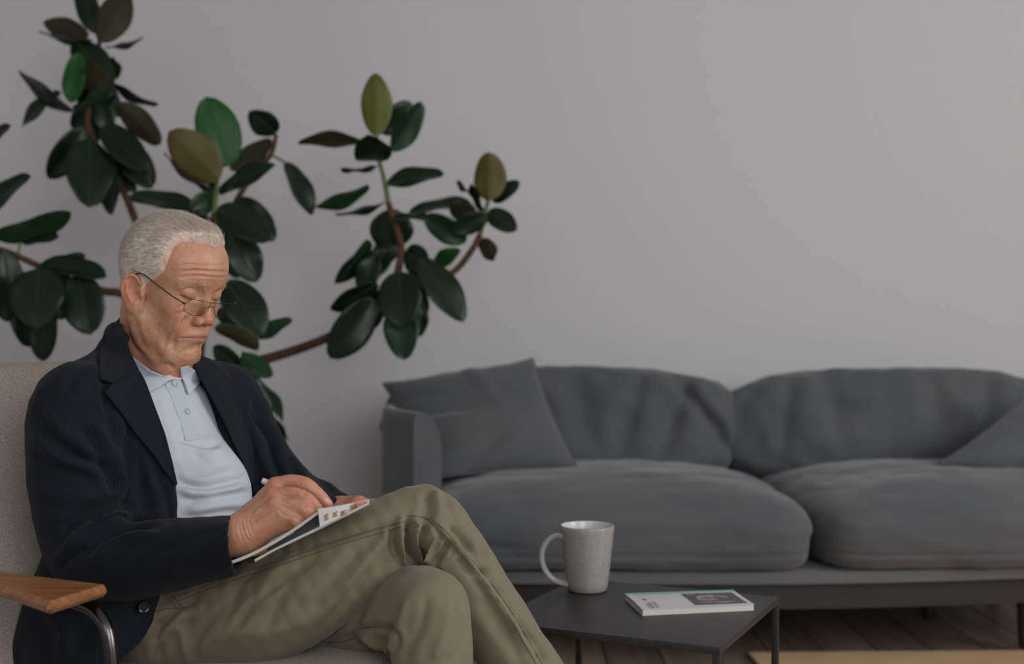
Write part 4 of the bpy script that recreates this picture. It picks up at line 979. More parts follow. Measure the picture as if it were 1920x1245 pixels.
tg = [
 # the lower knee and the line where the upper leg lies on it
 ([(430, 1190), (480, 1130), (540, 1080), (580, 1050)], 7, -1.5), ([(600, 1180), (660, 1110), (700, 1060)], 7, -1.5), ([(360, 1235), (380, 1180), (420, 1140)], 7, -1.4), ([(895, 1015), (925, 1060), (935, 1100)], 6, -1.4), ([(935, 1110), (965, 1150), (960, 1190)], 7, 1.3),
 ([(690, 1110), (720, 1085), (760, 1070)], 9, -1.5), ([(640, 1205), (665, 1180), (675, 1150), (690, 1120)], 8, -3), ([(672, 1180), (705, 1175), (740, 1178)], 6, -3.2), ([(668, 1200), (690, 1215), (715, 1228)], 6, -4), ([(685, 1190), (700, 1205), (735, 1215)], 7, 3), ([(738, 1178), (745, 1200), (735, 1235)], 6, -4), ([(765, 1120), (752, 1160), (738, 1200), (735, 1240)], 8, 2.6), ([(800, 1115), (790, 1170), (765, 1220), (755, 1250)], 10, -2.4), ([(840, 1120), (835, 1180), (810, 1240)], 11, 2.2), ([(862, 1140), (866, 1190), (858, 1240)], 7, -1.5), ([(600, 1215), (650, 1195), (670, 1200)], 7, -2)]
Vt = fold(Vt, Qt, [(a, b, c*2.6) for a, b, c in tf+tg[:5]]); Vu = fold(Vu, Qu, [(a, b, c*2.0) for a, b, c in tg[5:]]); Qt = np.concatenate([Qt, Qu+len(Vt)]); Vt = np.concatenate([Vt, Vu]); Vt = Vt+vnormals(Vt, Qt)*(vnoise(Vt*22, 4)*.0018+vnoise(Vt*55, 6)*.0006)[:, None]
trousers = mesh_obj('trousers', Vt, Qt, M['trousers'], man, label='olive chino trousers')
tb = bvh_of(Vt, Qt)
for ln in ([(338, 1118), (400, 1093), (480, 1066), (560, 1040), (640, 1012), (700, 994), (758, 978)], [(336, 1126), (400, 1101), (480, 1074), (560, 1048), (640, 1021), (700, 1003), (756, 987)],
           [(762, 967), (780, 968), (800, 972), (818, 985)], [(798, 972), (830, 1000), (858, 1034), (885, 1062), (920, 1105), (960, 1165), (1005, 1245)], [(806, 970), (840, 1000), (868, 1034), (897, 1064), (932, 1108), (972, 1168), (1016, 1245)],
           [(306, 1108), (320, 1128), (336, 1142)], [(312, 1102), (328, 1122), (342, 1136)], [(290, 1148), (315, 1141), (352, 1140)], [(614, 1205), (640, 1204), (668, 1196)], [(672, 1179), (705, 1176), (737, 1177)]):
    cord('seam', ln, tb, M['thread'], trousers)
# shoes (below the frame) and the socks
for (ank, toe) in ((P(835, 1650, 1.80), Vector((.13, -.075, 0))), (P(1085, 1405, 1.85), Vector((.12, -.05, -.09)))):
    d = toe.normalized(); sole = ank-Vector((0, 0, ank.z-.03)) if ank.z < .12 else ank+Vector((.0, 0, -.06))
    g = Field().u(s_cone(sole-d*.03, sole+toe*1.15, .032, .028)).u(s_cone(ank-Vector((0, 0, .01)), sole, .036, .036), .03)
    lo = np.minimum(np.array(ank), np.array(sole+toe*1.4))-.06; hi = np.maximum(np.array(ank), np.array(sole+toe*1.4))+.07
    if ank.z < .12: g.sub(lambda p: (p[:, 2]-.002).astype(f32), .002)
    a_, b_ = surface(g, lo, hi, .006); mesh_obj('shoe', a_, b_, M['shoe'], man)
# ------------------------------------------------------------------ head, neck and hands: one body mesh
def head_axes(a, p, r):
    a, p, r = map(math.radians, (a, p, r))
    F_ = np.array([math.sin(a)*math.cos(p), -math.cos(a)*math.cos(p), -math.sin(p)])
    l = np.array([math.cos(a), math.sin(a), 0]); u = np.cross(F_, l); lr = math.cos(r)*l+math.sin(r)*u
    return np.array([F_, lr, np.cross(F_, lr)])
HR = head_axes(62, 19, -.5); HC = np.array([-.549, 1.95, .928]); HS = .00973
def h2w(q): return np.asarray(q, float)*HS @ HR+HC
def w2h(p): return (np.asarray(p)-HC) @ HR.T/HS
H = Field()
H.u(s_ell((-.5, 0, 5.0), (8.9, 7.3, 8.1))).u(s_ell((3.2, 0, 6.2), (5.6, 6.2, 5.8)), 2.0).u(s_ell((2.9, 0, -.2), (5.0, 5.5, 6.0)), 2.0)
H.u(s_ell((3.0, 0, -4.8), (5.2, 4.7, 4.2)), 2.0).u(s_ell((6.7, 0, -7.7), (1.7, 2.1, 1.75)), 1.6)
for s in (-1, 1):
    H.u(s_cone((.8, 5.5*s, -3.2), (5.6, 2.8*s, -7.9), 1.15, 1.1), 2.2)
    H.u(s_ell((4.9, 4.0*s, .2), (2.0, 1.5, 1.4)), 1.6)
    H.u(s_cone((7.2, 1.0*s, 3.95), (6.2, 4.3*s, 4.15), .85, .65), 1.3)
    H.u(s_ell((6.2, 3.2*s, -2.2), (1.4, 1.4, 2.2)), 2.0)
H.u(s_ell((6.9, 0, -4.2), (1.9, 2.9, 2.1)), 1.4)
for s in (-1, 1): H.sub(s_ell((8.8, 3.1*s, 2.45), (1.7, 1.9, 1.4)), 1.1)
H.u(s_cone((7.75, 0, 3.0), (9.45, 0, -.8), .62, .80), .9).u(s_ell((9.4, 0, -1.05), (.95, .95, .85)), .6)
for s in (-1, 1):
    H.u(s_ell((8.75, 1.30*s, -1.45), (1.0, .66, .80)), .5)
    H.u(s_ell((6.6, 3.05*s, 2.62), (1.32, 1.42, 1.32)), .32)                 # lid over the lowered eye
    H.u(s_cone((7.1, 1.6*s, 3.7), (6.5, 4.4*s, 3.45), .32, .42), .7)        # fold of the upper lid
    H.u(s_cone((7.35, 1.75*s, 1.25), (6.4, 4.2*s, 1.4), .30, .34), .7)      # bag under the eye
    H.sub(s_chain([(7.6, 1.95*s, 1.98), (7.92, 3.0*s, 1.80), (7.1, 4.25*s, 2.08)], [.11, .14, .11]), .12)
    H.sub(s_ell((9.25, .62*s, -2.0), (.55, .36, .34)), .25)
# lips
H.u(s_chain([(7.2, -2.7, -4.45), (8.25, -1.4, -3.85), (8.62, 0, -3.70), (8.25, 1.4, -3.85), (7.2, 2.7, -4.45)], [.25, .34, .36, .34, .25]), .55)
H.u(s_chain([(7.2, -2.4, -4.75), (8.1, -1.2, -4.82), (8.42, 0, -4.78), (8.1, 1.2, -4.82), (7.2, 2.4, -4.75)], [.25, .38, .44, .38, .25]), .55)
H.sub(s_chain([(7.6, -3.0, -4.62), (8.7, -1.4, -4.32), (9.1, 0, -4.20), (8.7, 1.4, -4.32), (7.6, 3.0, -4.62)], [.12, .12, .11, .12, .12]), .22)
H.sub(s_ell((9.05, 0, -5.95), (.8, 2.0, .5)), .9)
# ears
for s in (-1, 1):
    th_ = -math.radians(36)*s; tl = math.radians(-20)
    Re = np.array(Matrix.Rotation(th_, 3, 'Z') @ Matrix.Rotation(tl, 3, 'Y'), f32)
    c = np.array((.05, 7.55*s, .25))
    H.u(s_ell(c, (1.85, .52, 3.05), Re), .45)
    E_ = lambda *q: c+Re @ np.array(q, f32)
    H.sub(s_ell(E_(.25, .60*s, .35), (1.15, .55, 1.95), Re), .25)
    H.u(s_chain([E_(-.75, .30*s, 1.7), E_(-.85, .34*s, .2), E_(-.4, .30*s, -1.3)], [.18, .24, .22]), .3)
    H.u(s_ell(E_(1.25, .30*s, -.45), (.35, .38, .55), Re), .3)
    H.sub(s_ell(E_(.45, .45*s, -.45), (.62, .55, .75), Re), .25)
    H.u(s_chain([c+Re @ np.array(q, f32) for q in ((1.35, .25*s, 1.3), (.7, .30*s, 2.55), (-.5, .30*s, 2.75), (-1.45, .28*s, 1.6), (-1.55, .25*s, .2), (-1.1, .2*s, -1.3))], [.26, .30, .32, .30, .27, .22]), .22)
    H.u(s_ell(E_(.45, .0, -2.35), (.75, .42, .80), Re), .5)
def head_f(p): return (H(w2h(p).astype(f32))*HS).astype(f32)
nb0 = h2w((-1.4, 0, -3.2)); nb1 = np.array(P(300, 712, 1.985))
B = Field().u(head_f).u(s_chain([nb0, (nb0+nb1)/2+np.array([-.004, 0, 0]), nb1, nb1+np.array([-.01, 0, -.06])], [.054, .055, .058, .066]), .022)
B.u(s_cone(h2w((4.0, 0, -7.4)), nb1+np.array([.038, -.025, .012]), .026, .024), .03)        # throat
B.u(s_cone(h2w((-.6, -6.0, -2.6)), nb1+np.array([.036, -.048, -.012]), .011, .010), .018)       # neck tendon
Vh, Qh = surface(B, (-.70, 1.80, .755), (-.42, 2.10, 1.075), .0016)
Vh = relax(Vh, Qh, 1, .3)
Z1 = lambda x, y: (180+x/3.459, 360+y/3.459)                 # traced on a magnified view of the face
hf = [([Z1(520, 478), Z1(620, 470), Z1(720, 480), Z1(850, 470)], 2.0, -.55), ([Z1(540, 520), Z1(640, 508), Z1(740, 516), Z1(855, 520)], 2.2, -.7), ([Z1(530, 560), Z1(600, 545), Z1(700, 548), Z1(800, 555), Z1(852, 550)], 2.0, -.5), ([Z1(545, 498), Z1(640, 490), Z1(850, 496)], 3, .35),
      ([Z1(715, 590), Z1(722, 615), Z1(718, 640)], 2, -.7), ([Z1(745, 600), Z1(748, 640)], 2, -.5),
      # nose to mouth fold and the folds down the cheek
      ([Z1(590, 800), Z1(565, 850), Z1(540, 900), Z1(505, 950), Z1(480, 1000)], 4, -1.6), ([Z1(575, 790), Z1(540, 850), Z1(505, 910)], 7, 1.0), ([Z1(470, 900), Z1(452, 960), Z1(440, 1020)], 5, -.9), ([Z1(530, 960), Z1(505, 1000), Z1(500, 1040)], 5, -1.0), ([Z1(400, 880), Z1(385, 950), Z1(390, 1030)], 7, -.7),
      # eye corner, bags
      ([Z1(585, 735), Z1(545, 742), Z1(520, 765)], 2.4, -.7), ([Z1(550, 690), Z1(520, 700), Z1(500, 720)], 2, -.6), ([Z1(548, 672), Z1(518, 672)], 2, -.5), ([Z1(560, 640), Z1(600, 625), Z1(650, 640)], 2, -.7), ([Z1(595, 770), Z1(560, 780), Z1(530, 800)], 3, -.7), ([Z1(525, 810), Z1(500, 850), Z1(480, 900)], 4, -.6),
      # front of the ear, jaw and neck
      ([Z1(285, 690), Z1(275, 740), Z1(270, 790)], 3, -.8), ([Z1(255, 800), Z1(265, 880), Z1(300, 980), Z1(350, 1060)], 5, -1.0), ([Z1(330, 880), Z1(340, 960), Z1(380, 1040), Z1(430, 1090)], 8, -.9), ([Z1(205, 850), Z1(215, 930), Z1(260, 1010), Z1(330, 1070)], 4, -1.0), ([Z1(230, 860), Z1(245, 930), Z1(290, 1010), Z1(400, 1110)], 5, .8), ([Z1(430, 1130), Z1(470, 1120), Z1(510, 1150)], 4, -1.2),
      ([Z1(560, 1030), Z1(600, 1020), Z1(640, 1030)], 4, -.8), ([Z1(545, 1075), Z1(600, 1085), Z1(650, 1060)], 6, .6)]
Vh = fold(Vh, Qh, [(a, b, c*1.6) for a, b, c in hf], .02)
Nh = vnormals(Vh, Qh)
Vh = Vh+Nh*(vnoise(Vh*110, 3)*.00035)[:, None]
# ---- hands
FD = -.000
def hand_r():
    F_ = Field(); wr = P(450, 1002, 1.674)
    F_.u(s_chain([P(330, 1036, 1.705), P(400, 1020, 1.685), wr], [.033, .028, .0250]))
    mcp = [P(517, 912, 1.706), P(513, 931, 1.684), P(517, 950, 1.670), P(528, 968, 1.660)]
    car = [P(470, 972, 1.700), P(466, 985, 1.685), P(465, 994, 1.677), P(470, 1001, 1.672)]
    for c, m in zip(car, mcp): F_.u(s_cone(c, m, .0180, .0122), .014); F_.u(s_cone(wr, c, .0225, .0175), .012)
    F_.u(s_cone(car[3], P(545, 978, 1.664), .0165, .011), .012)               # heel of the hand on the page
    fing = [([mcp[0], P(543, 903, 1.700), P(573, 908, 1.694), P(592, 922, 1.692), P(606, 936, 1.692), P(615, 945, 1.693)], [.0118, .0100, .0098, .0086, .0082, .0070]),
            ([mcp[1], P(545, 926, 1.678), P(575, 936, 1.670), P(590, 949, 1.674), P(600, 962, 1.682)], [.0118, .0100, .0098, .0086, .0076]),
            ([mcp[2], P(547, 950, 1.662), P(573, 958, 1.656), P(580, 970, 1.662), P(572, 977, 1.672)], [.0112, .0096, .0094, .0084, .0074]),
            ([mcp[3], P(546, 971, 1.654), P(558, 980, 1.653), P(556, 988, 1.662), P(546, 986, 1.670)], [.0104, .0086, .0082, .0074, .0066]),
            ([P(478, 985, 1.725), P(520, 962, 1.740), P(560, 952, 1.735), P(590, 950, 1.722), P(606, 952, 1.708)], [.015, .0130, .0110, .0100, .0080])]
    for pts, rs in fing: F_.u(s_chain(pts, rs, 3), .0045)
    for m in mcp[:3]: F_.u(s_ell(m+Vector((0, -.004, .003)), (.008, .007, .007)), .008)
    return F_
HRf = hand_r()
Va, Qa = surface(HRf, (-.50, 1.61, .52), (-.23, 1.79, .70), .0014)
Va = relax(Va, Qa, 1, .3)
Z3 = lambda x, y: (400+x/5.647, 860+y/5.647)
Va = fold(Va, Qa, [([Z3(720, 300), Z3(745, 330), Z3(800, 342), Z3(900, 345), Z3(1000, 375)], 2.2, -1.6), ([Z3(700, 440), Z3(770, 465), Z3(900, 470), Z3(1000, 505)], 2.2, -1.6), ([Z3(690, 545), Z3(760, 595), Z3(860, 610)], 2.2, -1.6),
      ([Z3(300, 660), Z3(320, 760), Z3(360, 850), Z3(400, 880)], 2, -.8), ([Z3(340, 650), Z3(360, 750), Z3(400, 840)], 2, -.8), ([Z3(375, 640), Z3(395, 740), Z3(430, 810)], 2, -.8), ([Z3(270, 680), Z3(285, 780), Z3(320, 880)], 2, -.6), ([Z3(320, 655), Z3(342, 760), Z3(380, 860)], 1.6, .5),
      ([Z3(430, 600), Z3(480, 540), Z3(560, 480), Z3(640, 420)], 3, .9), ([Z3(450, 680), Z3(540, 620), Z3(650, 560)], 3, .8), ([Z3(500, 760), Z3(600, 700), Z3(700, 640)], 3, .5), ([Z3(940, 360), Z3(950, 430)], 1.5, -.5), ([Z3(965, 365), Z3(975, 430)], 1.5, -.5), ([Z3(905, 235), Z3(925, 290)], 1.5, -.4), ([Z3(945, 232), Z3(970, 290)], 1.5, -.4), ([Z3(970, 500), Z3(985, 560)], 1.5, -.4)], .05)
Va = Va+vnormals(Va, Qa)*(vnoise(Va*160, 3)*.0003)[:, None]
HLf = Field().u(s_chain([P(560, 935, 2.03), P(610, 955, 1.985), P(640, 962, 1.96)], [.028, .025, .024])).u(s_cone(P(640, 962, 1.96), P(672, 950, 1.935), .024, .018), .015)
for k in range(4):
    HLf.u(s_chain([P(662+k*3, 962+k*3, 1.945-k*.014), P(686+k*3, 947+k*4, 1.935-k*.014), P(703-k*2, 945+k*5, 1.925-k*.014), P(712-k*4, 952+k*5, 1.915-k*.014)], [.010, .0088, .0082, .007], 3), .005)
HLf.u(s_chain([P(650, 962, 1.92), P(672, 952, 1.905), P(690, 949, 1.895)], [.012, .010, .008], 3), .006)
Vl, Ql = surface(HLf, (-.38, 1.86, .54), (-.20, 2.06, .64), .0022)
# the rest of the body under the clothes
BODY = Field().u(loft([(z, x, y, hd-.024, hw-.026) for z, x, y, hd, hw in JL if .44 < z < .80])).u(s_cone(nb1+np.array([0, 0, -.02]), nb1+np.array([0, 0, -.09]), .056, .07), .03)
for limb in (R_ARM[:-2], L_ARM[:-2], R_LEG, L_LEG): BODY.u(s_chain([p for p, r in limb], [max(r-.018, .022) for p, r in limb], 2), .02)
BODY.u(s_ell(P(325, 1140, 1.95), (.10, .13, .085)), .03)
Vb, Qb = surface(BODY, (-.74, 1.60, .06), (.16, 2.2, .85), .009)
off = 0; VV = []; QQ = []
for v_, q_ in ((Vh, Qh), (Va, Qa), (Vl, Ql), (Vb, Qb)): VV.append(v_); QQ.append(q_+off); off += len(v_)
body = mesh_obj('body', np.concatenate(VV), np.concatenate(QQ), M['skin'], man)
hl = w2h(Vh); xyh = PX(Vh); nfull = off; nh = len(Vh)
def gauss(c, r, p): return np.exp(-(((p-np.array(c))/np.array(r))**2).sum(1))
red = np.zeros(nfull); lip = np.zeros(nfull); dark = np.zeros(nfull); nail = np.zeros(nfull)
red[:nh] = np.clip(gauss((10.2, 0, -1), (2, 1.7, 1.6), hl)*.9+sum(gauss((6.4, 4.2*s, -.4), (2, 2, 2), hl)*.55+gauss((0, 8.2*s, .4), (2.4, 1.8, 3.2), hl)*.75 for s in (-1, 1))+gauss((4, 0, -10.5), (4, 4.5, 2.2), hl)*.8+gauss((3.5, 0, 12), (4, 5, 2.4), hl)*.5, 0, 1)
dl, _ = stroke_dist(hl[:, [1, 2]], [(-2.5, -4.55), (-1.2, -4.34), (0, -4.25), (1.2, -4.34), (2.5, -4.55)])
lip[:nh] = np.exp(-(dl/.62)**2)*(hl[:, 0] > 6.5)
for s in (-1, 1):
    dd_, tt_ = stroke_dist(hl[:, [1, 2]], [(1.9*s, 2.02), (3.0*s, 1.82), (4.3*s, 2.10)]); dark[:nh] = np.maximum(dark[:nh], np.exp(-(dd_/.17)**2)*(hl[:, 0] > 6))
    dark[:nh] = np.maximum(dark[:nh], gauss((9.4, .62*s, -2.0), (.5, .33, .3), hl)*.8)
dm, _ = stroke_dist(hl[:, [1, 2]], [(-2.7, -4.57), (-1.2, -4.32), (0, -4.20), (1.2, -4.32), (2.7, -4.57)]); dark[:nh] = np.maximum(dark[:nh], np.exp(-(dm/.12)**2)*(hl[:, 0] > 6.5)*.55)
xa = PX(Va); kn = np.zeros(len(Va))
for c in ((573, 906), (578, 934), (577, 957), (517, 912), (513, 931), (617, 944)): kn = np.maximum(kn, np.exp(-((np.linalg.norm(xa-np.array(c), axis=1)/11)**2)))
red[nh:nh+len(Va)] = .25+.55*kn; red[nh+len(Va):nh+len(Va)+len(Vl)] = .5
tip = np.array([613.5, 938.5]); ax_ = np.array([.72, .69]); q_ = xa-tip; nail[nh:nh+len(Va)] = np.exp(-((q_ @ ax_)/6.0)**4-((q_ @ np.array([.69, -.72]))/4.2)**4)
for nm, vals in (('red', red), ('lip', lip), ('dark', dark), ('nail', nail)): addattr(body, nm, vals)
hb = bvh_of(Vh, Qh)
# ---- polo collar against the neck
both = bvh_of(np.concatenate([Vh, Vs]), np.concatenate([Qh, Qs+len(Vh)]))
patch('shirt_collar', [(237, 650), (252, 668), (285, 692), (317, 706), (339, 708), (334, 714), (314, 718), (296, 730), (276, 742), (262, 712), (248, 680)], both, M['shirt'], shirt, lift=.0052, thick=.003, curve=False, step=4, edge_lift=.0015)
patch('shirt_collar', [(337, 686), (351, 682), (364, 694), (378, 713), (362, 730), (349, 742), (342, 722), (337, 704)], both, M['shirt'], shirt, lift=.0052, thick=.003, curve=False, step=4, edge_lift=.0015)
# ---- hair: a combed-back cap with single strands over it
hair_poly = [Z1(*q) for q in ((866, 402), (800, 376), (740, 360), (680, 346), (610, 332), (545, 335), (500, 380), (478, 450), (452, 520), (405, 580), (345, 612), (305, 650), (285, 665), (268, 600), (250, 548), (195, 535), (150, 560), (60, 600), (60, -200), (1100, -200), (1000, 380))]
def hair_mask(l):
    q = l-np.array([-.5, 0, 3.0]); az_ = np.arctan2(np.abs(q[:, 1]), q[:, 0]); el = np.arctan2(q[:, 2], np.hypot(q[:, 0], q[:, 1]))
    m_ = l.copy(); m_[:, 1] = -np.abs(m_[:, 1]); d = -poly_sd(PX(h2w(m_)), hair_poly)      # traced on the near side, mirrored to the far side
    d = np.where(l[:, 0] > 5.5, np.maximum(d, (l[:, 2]-10.3)*9), d)
    d = np.where(l[:, 0] < -2.2, (l[:, 2]+3.2)*9, d)+1.8*vnoise(l*1.3, 9)+1.0*vnoise(l*4.5, 3)
    return np.clip(d/16, 0, 1), az_, el
mk, azh, elh = hair_mask(hl)
earish = (np.abs(hl[:, 1]) > 7.15) & (hl[:, 2] < 3.6) & (hl[:, 0] > -3)
mk[earish] = 0
thick_ = (.06+.46*np.clip((elh-.15)/.9, 0, 1)+.45*np.clip((hl[:, 0]-3)/3, 0, 1))*mk
rr = vnoise(np.stack([hl[:, 1]*5+hl[:, 2]*1.0, hl[:, 0]*.45, hl[:, 2]*2.0], 1), 4)
Nh = vnormals(Vh, Qh)
Vc = Vh+Nh*((thick_+.07*rr*mk-.12*np.clip(1-mk*2.2, 0, 1))*HS)[:, None]
keep = mk > .04; fq = Qh[keep[Qh].all(1)]; used = np.unique(fq); remap = np.full(len(Vc), -1); remap[used] = np.arange(len(used))
hv_ = [Vc[used]]; hq_ = [remap[fq]]
rng = np.random.default_rng(5); cand = np.where(mk > .01)[0]
pr_ = (.7+mk[cand]+.5*(hl[cand, 0] > 0)); pr_ /= pr_.sum(); roots = rng.choice(cand, 14000, p=pr_)
sv = []; sq = []; base_i = len(used)
def strand(root, dirs, length, rad, lift, jit):
    p = Vc[root]-Nh[root]*.0008; n = Nh[root]; d = dirs-n*dirs.dot(n); d /= np.linalg.norm(d)+1e-9
    d = d+rng.normal(size=3)*jit; d /= np.linalg.norm(d); sd = np.cross(d, n); sd /= np.linalg.norm(sd)+1e-9
    out_ = []
    for k in range(5):
        t = k/4; out_.append(p+d*(length*t)+n*(lift*math.sin(math.pi*min(t*.75+.05, 1))-length*.32*t*t*length/.03))
    b = base_i+len(sv)
    for k, c in enumerate(out_):
        r_ = rad*(1-.75*k/4)
        for a in (0, 2.09, 4.19): sv.append(c+sd*(math.cos(a)*r_)+n*(math.sin(a)*r_))
    for k in range(4):
        for a in range(3): sq.append([b+k*3+a, b+k*3+(a+1) % 3, b+k*3+3+(a+1) % 3, b+k*3+3+a])
for r_ in roots:
    l_ = hl[r_]; side = np.clip((abs(l_[1])-3.5)/3.5, 0, 1)
    dl_ = np.array([-1, .10*np.sign(l_[1])*(1-side), .25*(l_[0] > 4)*(1-side)-.50*side]) @ HR
    ln_ = (.026-.014*side)*(.7+.6*rng.random())*(.45+.55*mk[r_]); 
    if elh[r_] < .2: ln_ *= .55
    strand(r_, dl_, ln_, .00021, .0030*(1-.6*side)*mk[r_]+.0008, .16)
fr_roots = cand[(hl[cand, 0] > 5.5) & (mk[cand] < .9)]
for r_ in rng.choice(fr_roots, 500):                     # tufts lifting off the forehead
    strand(r_, np.array([.2*rng.normal(), .3*rng.normal(), 1.0]) @ HR+np.array([0.2, 0, 0]), .014*(.6+.7*rng.random()), .00020, .004, .22)
hv_.append(np.array(sv)); hq_.append(np.array(sq))
hcov = np.concatenate([mk[used], np.ones(len(sv))])
hair = mesh_obj('hair', np.concatenate(hv_), np.concatenate(hq_), M['hair'], man, label='short silver hair combed back')
addattr(hair, 'cover', hcov)
# eyebrows
base_i = 0; sv = []; sq = []
for s in (-1, 1):
    d_, t_ = stroke_dist(hl[:, [1, 2]], [(1.2*s, 4.0), (2.6*s, 4.4), (4.4*s, 4.1)]); cd_ = np.where((d_ < .38) & (hl[:, 0] > 5.5))[0]
    Vc = Vh
    for r_ in rng.choice(cd_, 150): strand(r_, np.array([.1, s*1.0, .25]) @ HR, .007*(.6+.6*rng.random()), .00012, .0010, .25)
mesh_obj('eyebrows', np.array(sv), np.array(sq), M['brow'], man)
# ------------------------------------------------------------------ eyeglasses
def glass_mat():
    m = bpy.data.materials.new('lens_glass'); m.use_nodes = True; nt = m.node_tree; N = nt.nodes; N.remove(N['Principled BSDF'])
    t = N.new('ShaderNodeBsdfTransparent'); t.inputs[0].default_value = (.93, .94, .93, 1); g = N.new('ShaderNodeBsdfGlossy'); g.inputs['Roughness'].default_value = .02
    lw = N.new('ShaderNodeLayerWeight'); lw.inputs[0].default_value = .5; pw_ = N.new('ShaderNodeMath'); pw_.operation = 'POWER'; pw_.inputs[1].default_value = 5; nt.links.new(lw.outputs['Facing'], pw_.inputs[0]); fr = N.new('ShaderNodeMath'); fr.operation = 'ADD'; fr.inputs[1].default_value = .012; nt.links.new(pw_.outputs[0], fr.inputs[0]); x = N.new('ShaderNodeMixShader')
    nt.links.new(fr.outputs[0], x.inputs[0]); nt.links.new(t.outputs[0], x.inputs[1]); nt.links.new(g.outputs[0], x.inputs[2]); nt.links.new(x.outputs[0], N['Material Output'].inputs[0]); return m
M['lens'] = glass_mat()
M['wire'] = mat('gunmetal_wire', (.055, .045, .042), .32, .5, metal=.8)
M['temple'] = mat('black_temple', (.008, .008, .009), .35, .5)
gl0 = Vector(h2w((9.6, 0, 1.0)))
glasses = empty('eyeglasses', gl0, 'half-rim reading glasses with thin dark metal frame low on his nose', 'glasses')
def lx(y): return 9.75-.012*y*y
h2w_ = h2w
def h2g(q): q = np.asarray(q, float); return h2w_(q+np.array([0, 0, .035*q[1]]))
n_out = [(-5.72, 1.76), (-4.85, 2.50), (-2.7, 2.30), (-.72, 2.02), (-.66, 1.0), (-1.52, .04), (-2.7, -.18), (-3.9, -.12), (-5.82, .62)]
f_out = [(5.66, 1.60), (4.80, 1.75), (2.7, 1.80), (.66, 1.86), (.62, .9), (1.35, -.30), (2.5, -.52), (3.75, -.48), (5.72, .80)]
for out_ in (n_out, f_out):
    pts = [Vector(h2g((lx(p[0]), p[0], p[1]))) for p in out_]
    m_ = len(pts); cp = []
    for i_ in range(m_): cp += [pts[i_]*.84+pts[i_-1]*.16, pts[i_]*.84+pts[(i_+1) % m_]*.16]
    pl = [Vector(p) for p in smooth_path(cp, 3, True)]
    MB().tube(pl+[pl[0]], .00046, 8, cap=False).build('rim', M['wire'], glasses)
    nrm = Vector(HR[0]); k = len(pl); c = sum(pl, Vector())/k
    vs = [p+nrm*.0005 for p in pl]+[p-nrm*.0005 for p in pl]+[c+nrm*.0009, c-nrm*.0001]
    fs = [[i, (i+1) % k, 2*k] for i in range(k)]+[[k+(i+1) % k, k+i, 2*k+1] for i in range(k)]+[[(i+1) % k, i, k+i, k+(i+1) % k] for i in range(k)]
    MB().add(vs, fs).build('lens', M['lens'], glasses, sharp=40)
W3 = lambda *q: Vector(h2g(q))
MB().tube([Vector(p) for p in smooth_path([W3(9.75, -.72, 1.95), W3(10.0, -.3, 2.05), W3(10.02, .3, 2.0), W3(9.75, .66, 1.84)], 4)], .0006, 8).build('bridge', M['wire'], glasses)
MB().tube([Vector(p) for p in smooth_path([W3(9.75, -.68, 1.35), W3(10.05, 0, 1.42), W3(9.75, .64, 1.30)], 4)], .0005, 8).build('bridge', M['wire'], glasses)
for s, z0 in ((-1, 1.76), (1, 1.66)):
    t0 = [W3(lx(5.7), 5.72*s, z0), W3(9.0, 6.15*s, z0+.12), W3(7.0, 6.75*s, 2.35), W3(4.2, 7.2*s, 3.1), W3(1.5, 7.55*s, 3.85), W3(.3, 7.60*s, 3.75), W3(-.9, 7.55*s, 3.05), W3(-1.9, 7.4*s, 1.6)]
    MB().tube([Vector(p) for p in smooth_path(t0, 5)], .00095, 8).build('temple', M['temple'], glasses)
    MB().box(W3(9.2, 5.95*s, z0+.02), (.004, .004, .003), bev=.0005).build('hinge', M['wire'], glasses)
    MB().tube([W3(9.7, .75*s, 1.3), W3(9.35, .95*s, 1.0), W3(9.1, .98*s, .75)], .0004, 6).build('pad_arm', M['wire'], glasses)
    pe = s_ell((9.05, .98*s, .62), (.20, .16, .42)); q, f_ = lattice(8); q = q/np.linalg.norm(q, axis=1, keepdims=True)
    mesh_obj('nose_pad', h2w(q*np.array([.18, .13, .40])+np.array([9.08, .98*s, .62])), f_, M['lens'], glasses)
# ------------------------------------------------------------------ folded magazine on his knee, and the pen
fm_base = P(540, 1010, 1.74)
fmag = empty('folded_magazine', fm_base, 'folded magazine with orange print resting on the crossed thigh', 'magazine')
def ribbon(name, edge, d0, d1, th_px, m, drop=3, n=5, far=None):
    """sheet whose near edge is traced; it runs back from d0 to d1 and hangs with the page"""
    e = smooth_path(edge, n); k = len(e); R_ = 6; vs = []
    for j in range(R_+1):
        t = j/R_
        for i, q in enumerate(e):
            d = d0+(d1-d0)*t; vs.append(P(q[0], q[1]+drop*t, d))
        for i, q in enumerate(e):
            d = d0+(d1-d0)*t; vs.append(P(q[0]+th_px*.25, q[1]+drop*t+th_px, d))
    I = lambda j, s, i: j*2*k+s*k+i; fs = []
    for j in range(R_):
        for i in range(k-1):
            fs += [[I(j, 0, i), I(j, 0, i+1), I(j+1, 0, i+1), I(j+1, 0, i)], [I(j, 1, i), I(j+1, 1, i), I(j+1, 1, i+1), I(j, 1, i+1)]]
        fs += [[I(j, 0, 0), I(j+1, 0, 0), I(j+1, 1, 0), I(j, 1, 0)], [I(j, 0, k-1), I(j, 1, k-1), I(j+1, 1, k-1), I(j+1, 0, k-1)]]
    for i in range(k-1): fs += [[I(0, 0, i), I(0, 1, i), I(0, 1, i+1), I(0, 0, i+1)], [I(R_, 0, i), I(R_, 0, i+1), I(R_, 1, i+1), I(R_, 1, i)]]
    return MB().add(vs, fs).build(name, m, fmag, sharp=40)
ribbon('top_pages', [(427, 1054), (470, 1037), (520, 1010), (560, 984), (597, 957)], 1.632, 1.845, 5.5, M['pageedge'], 1)
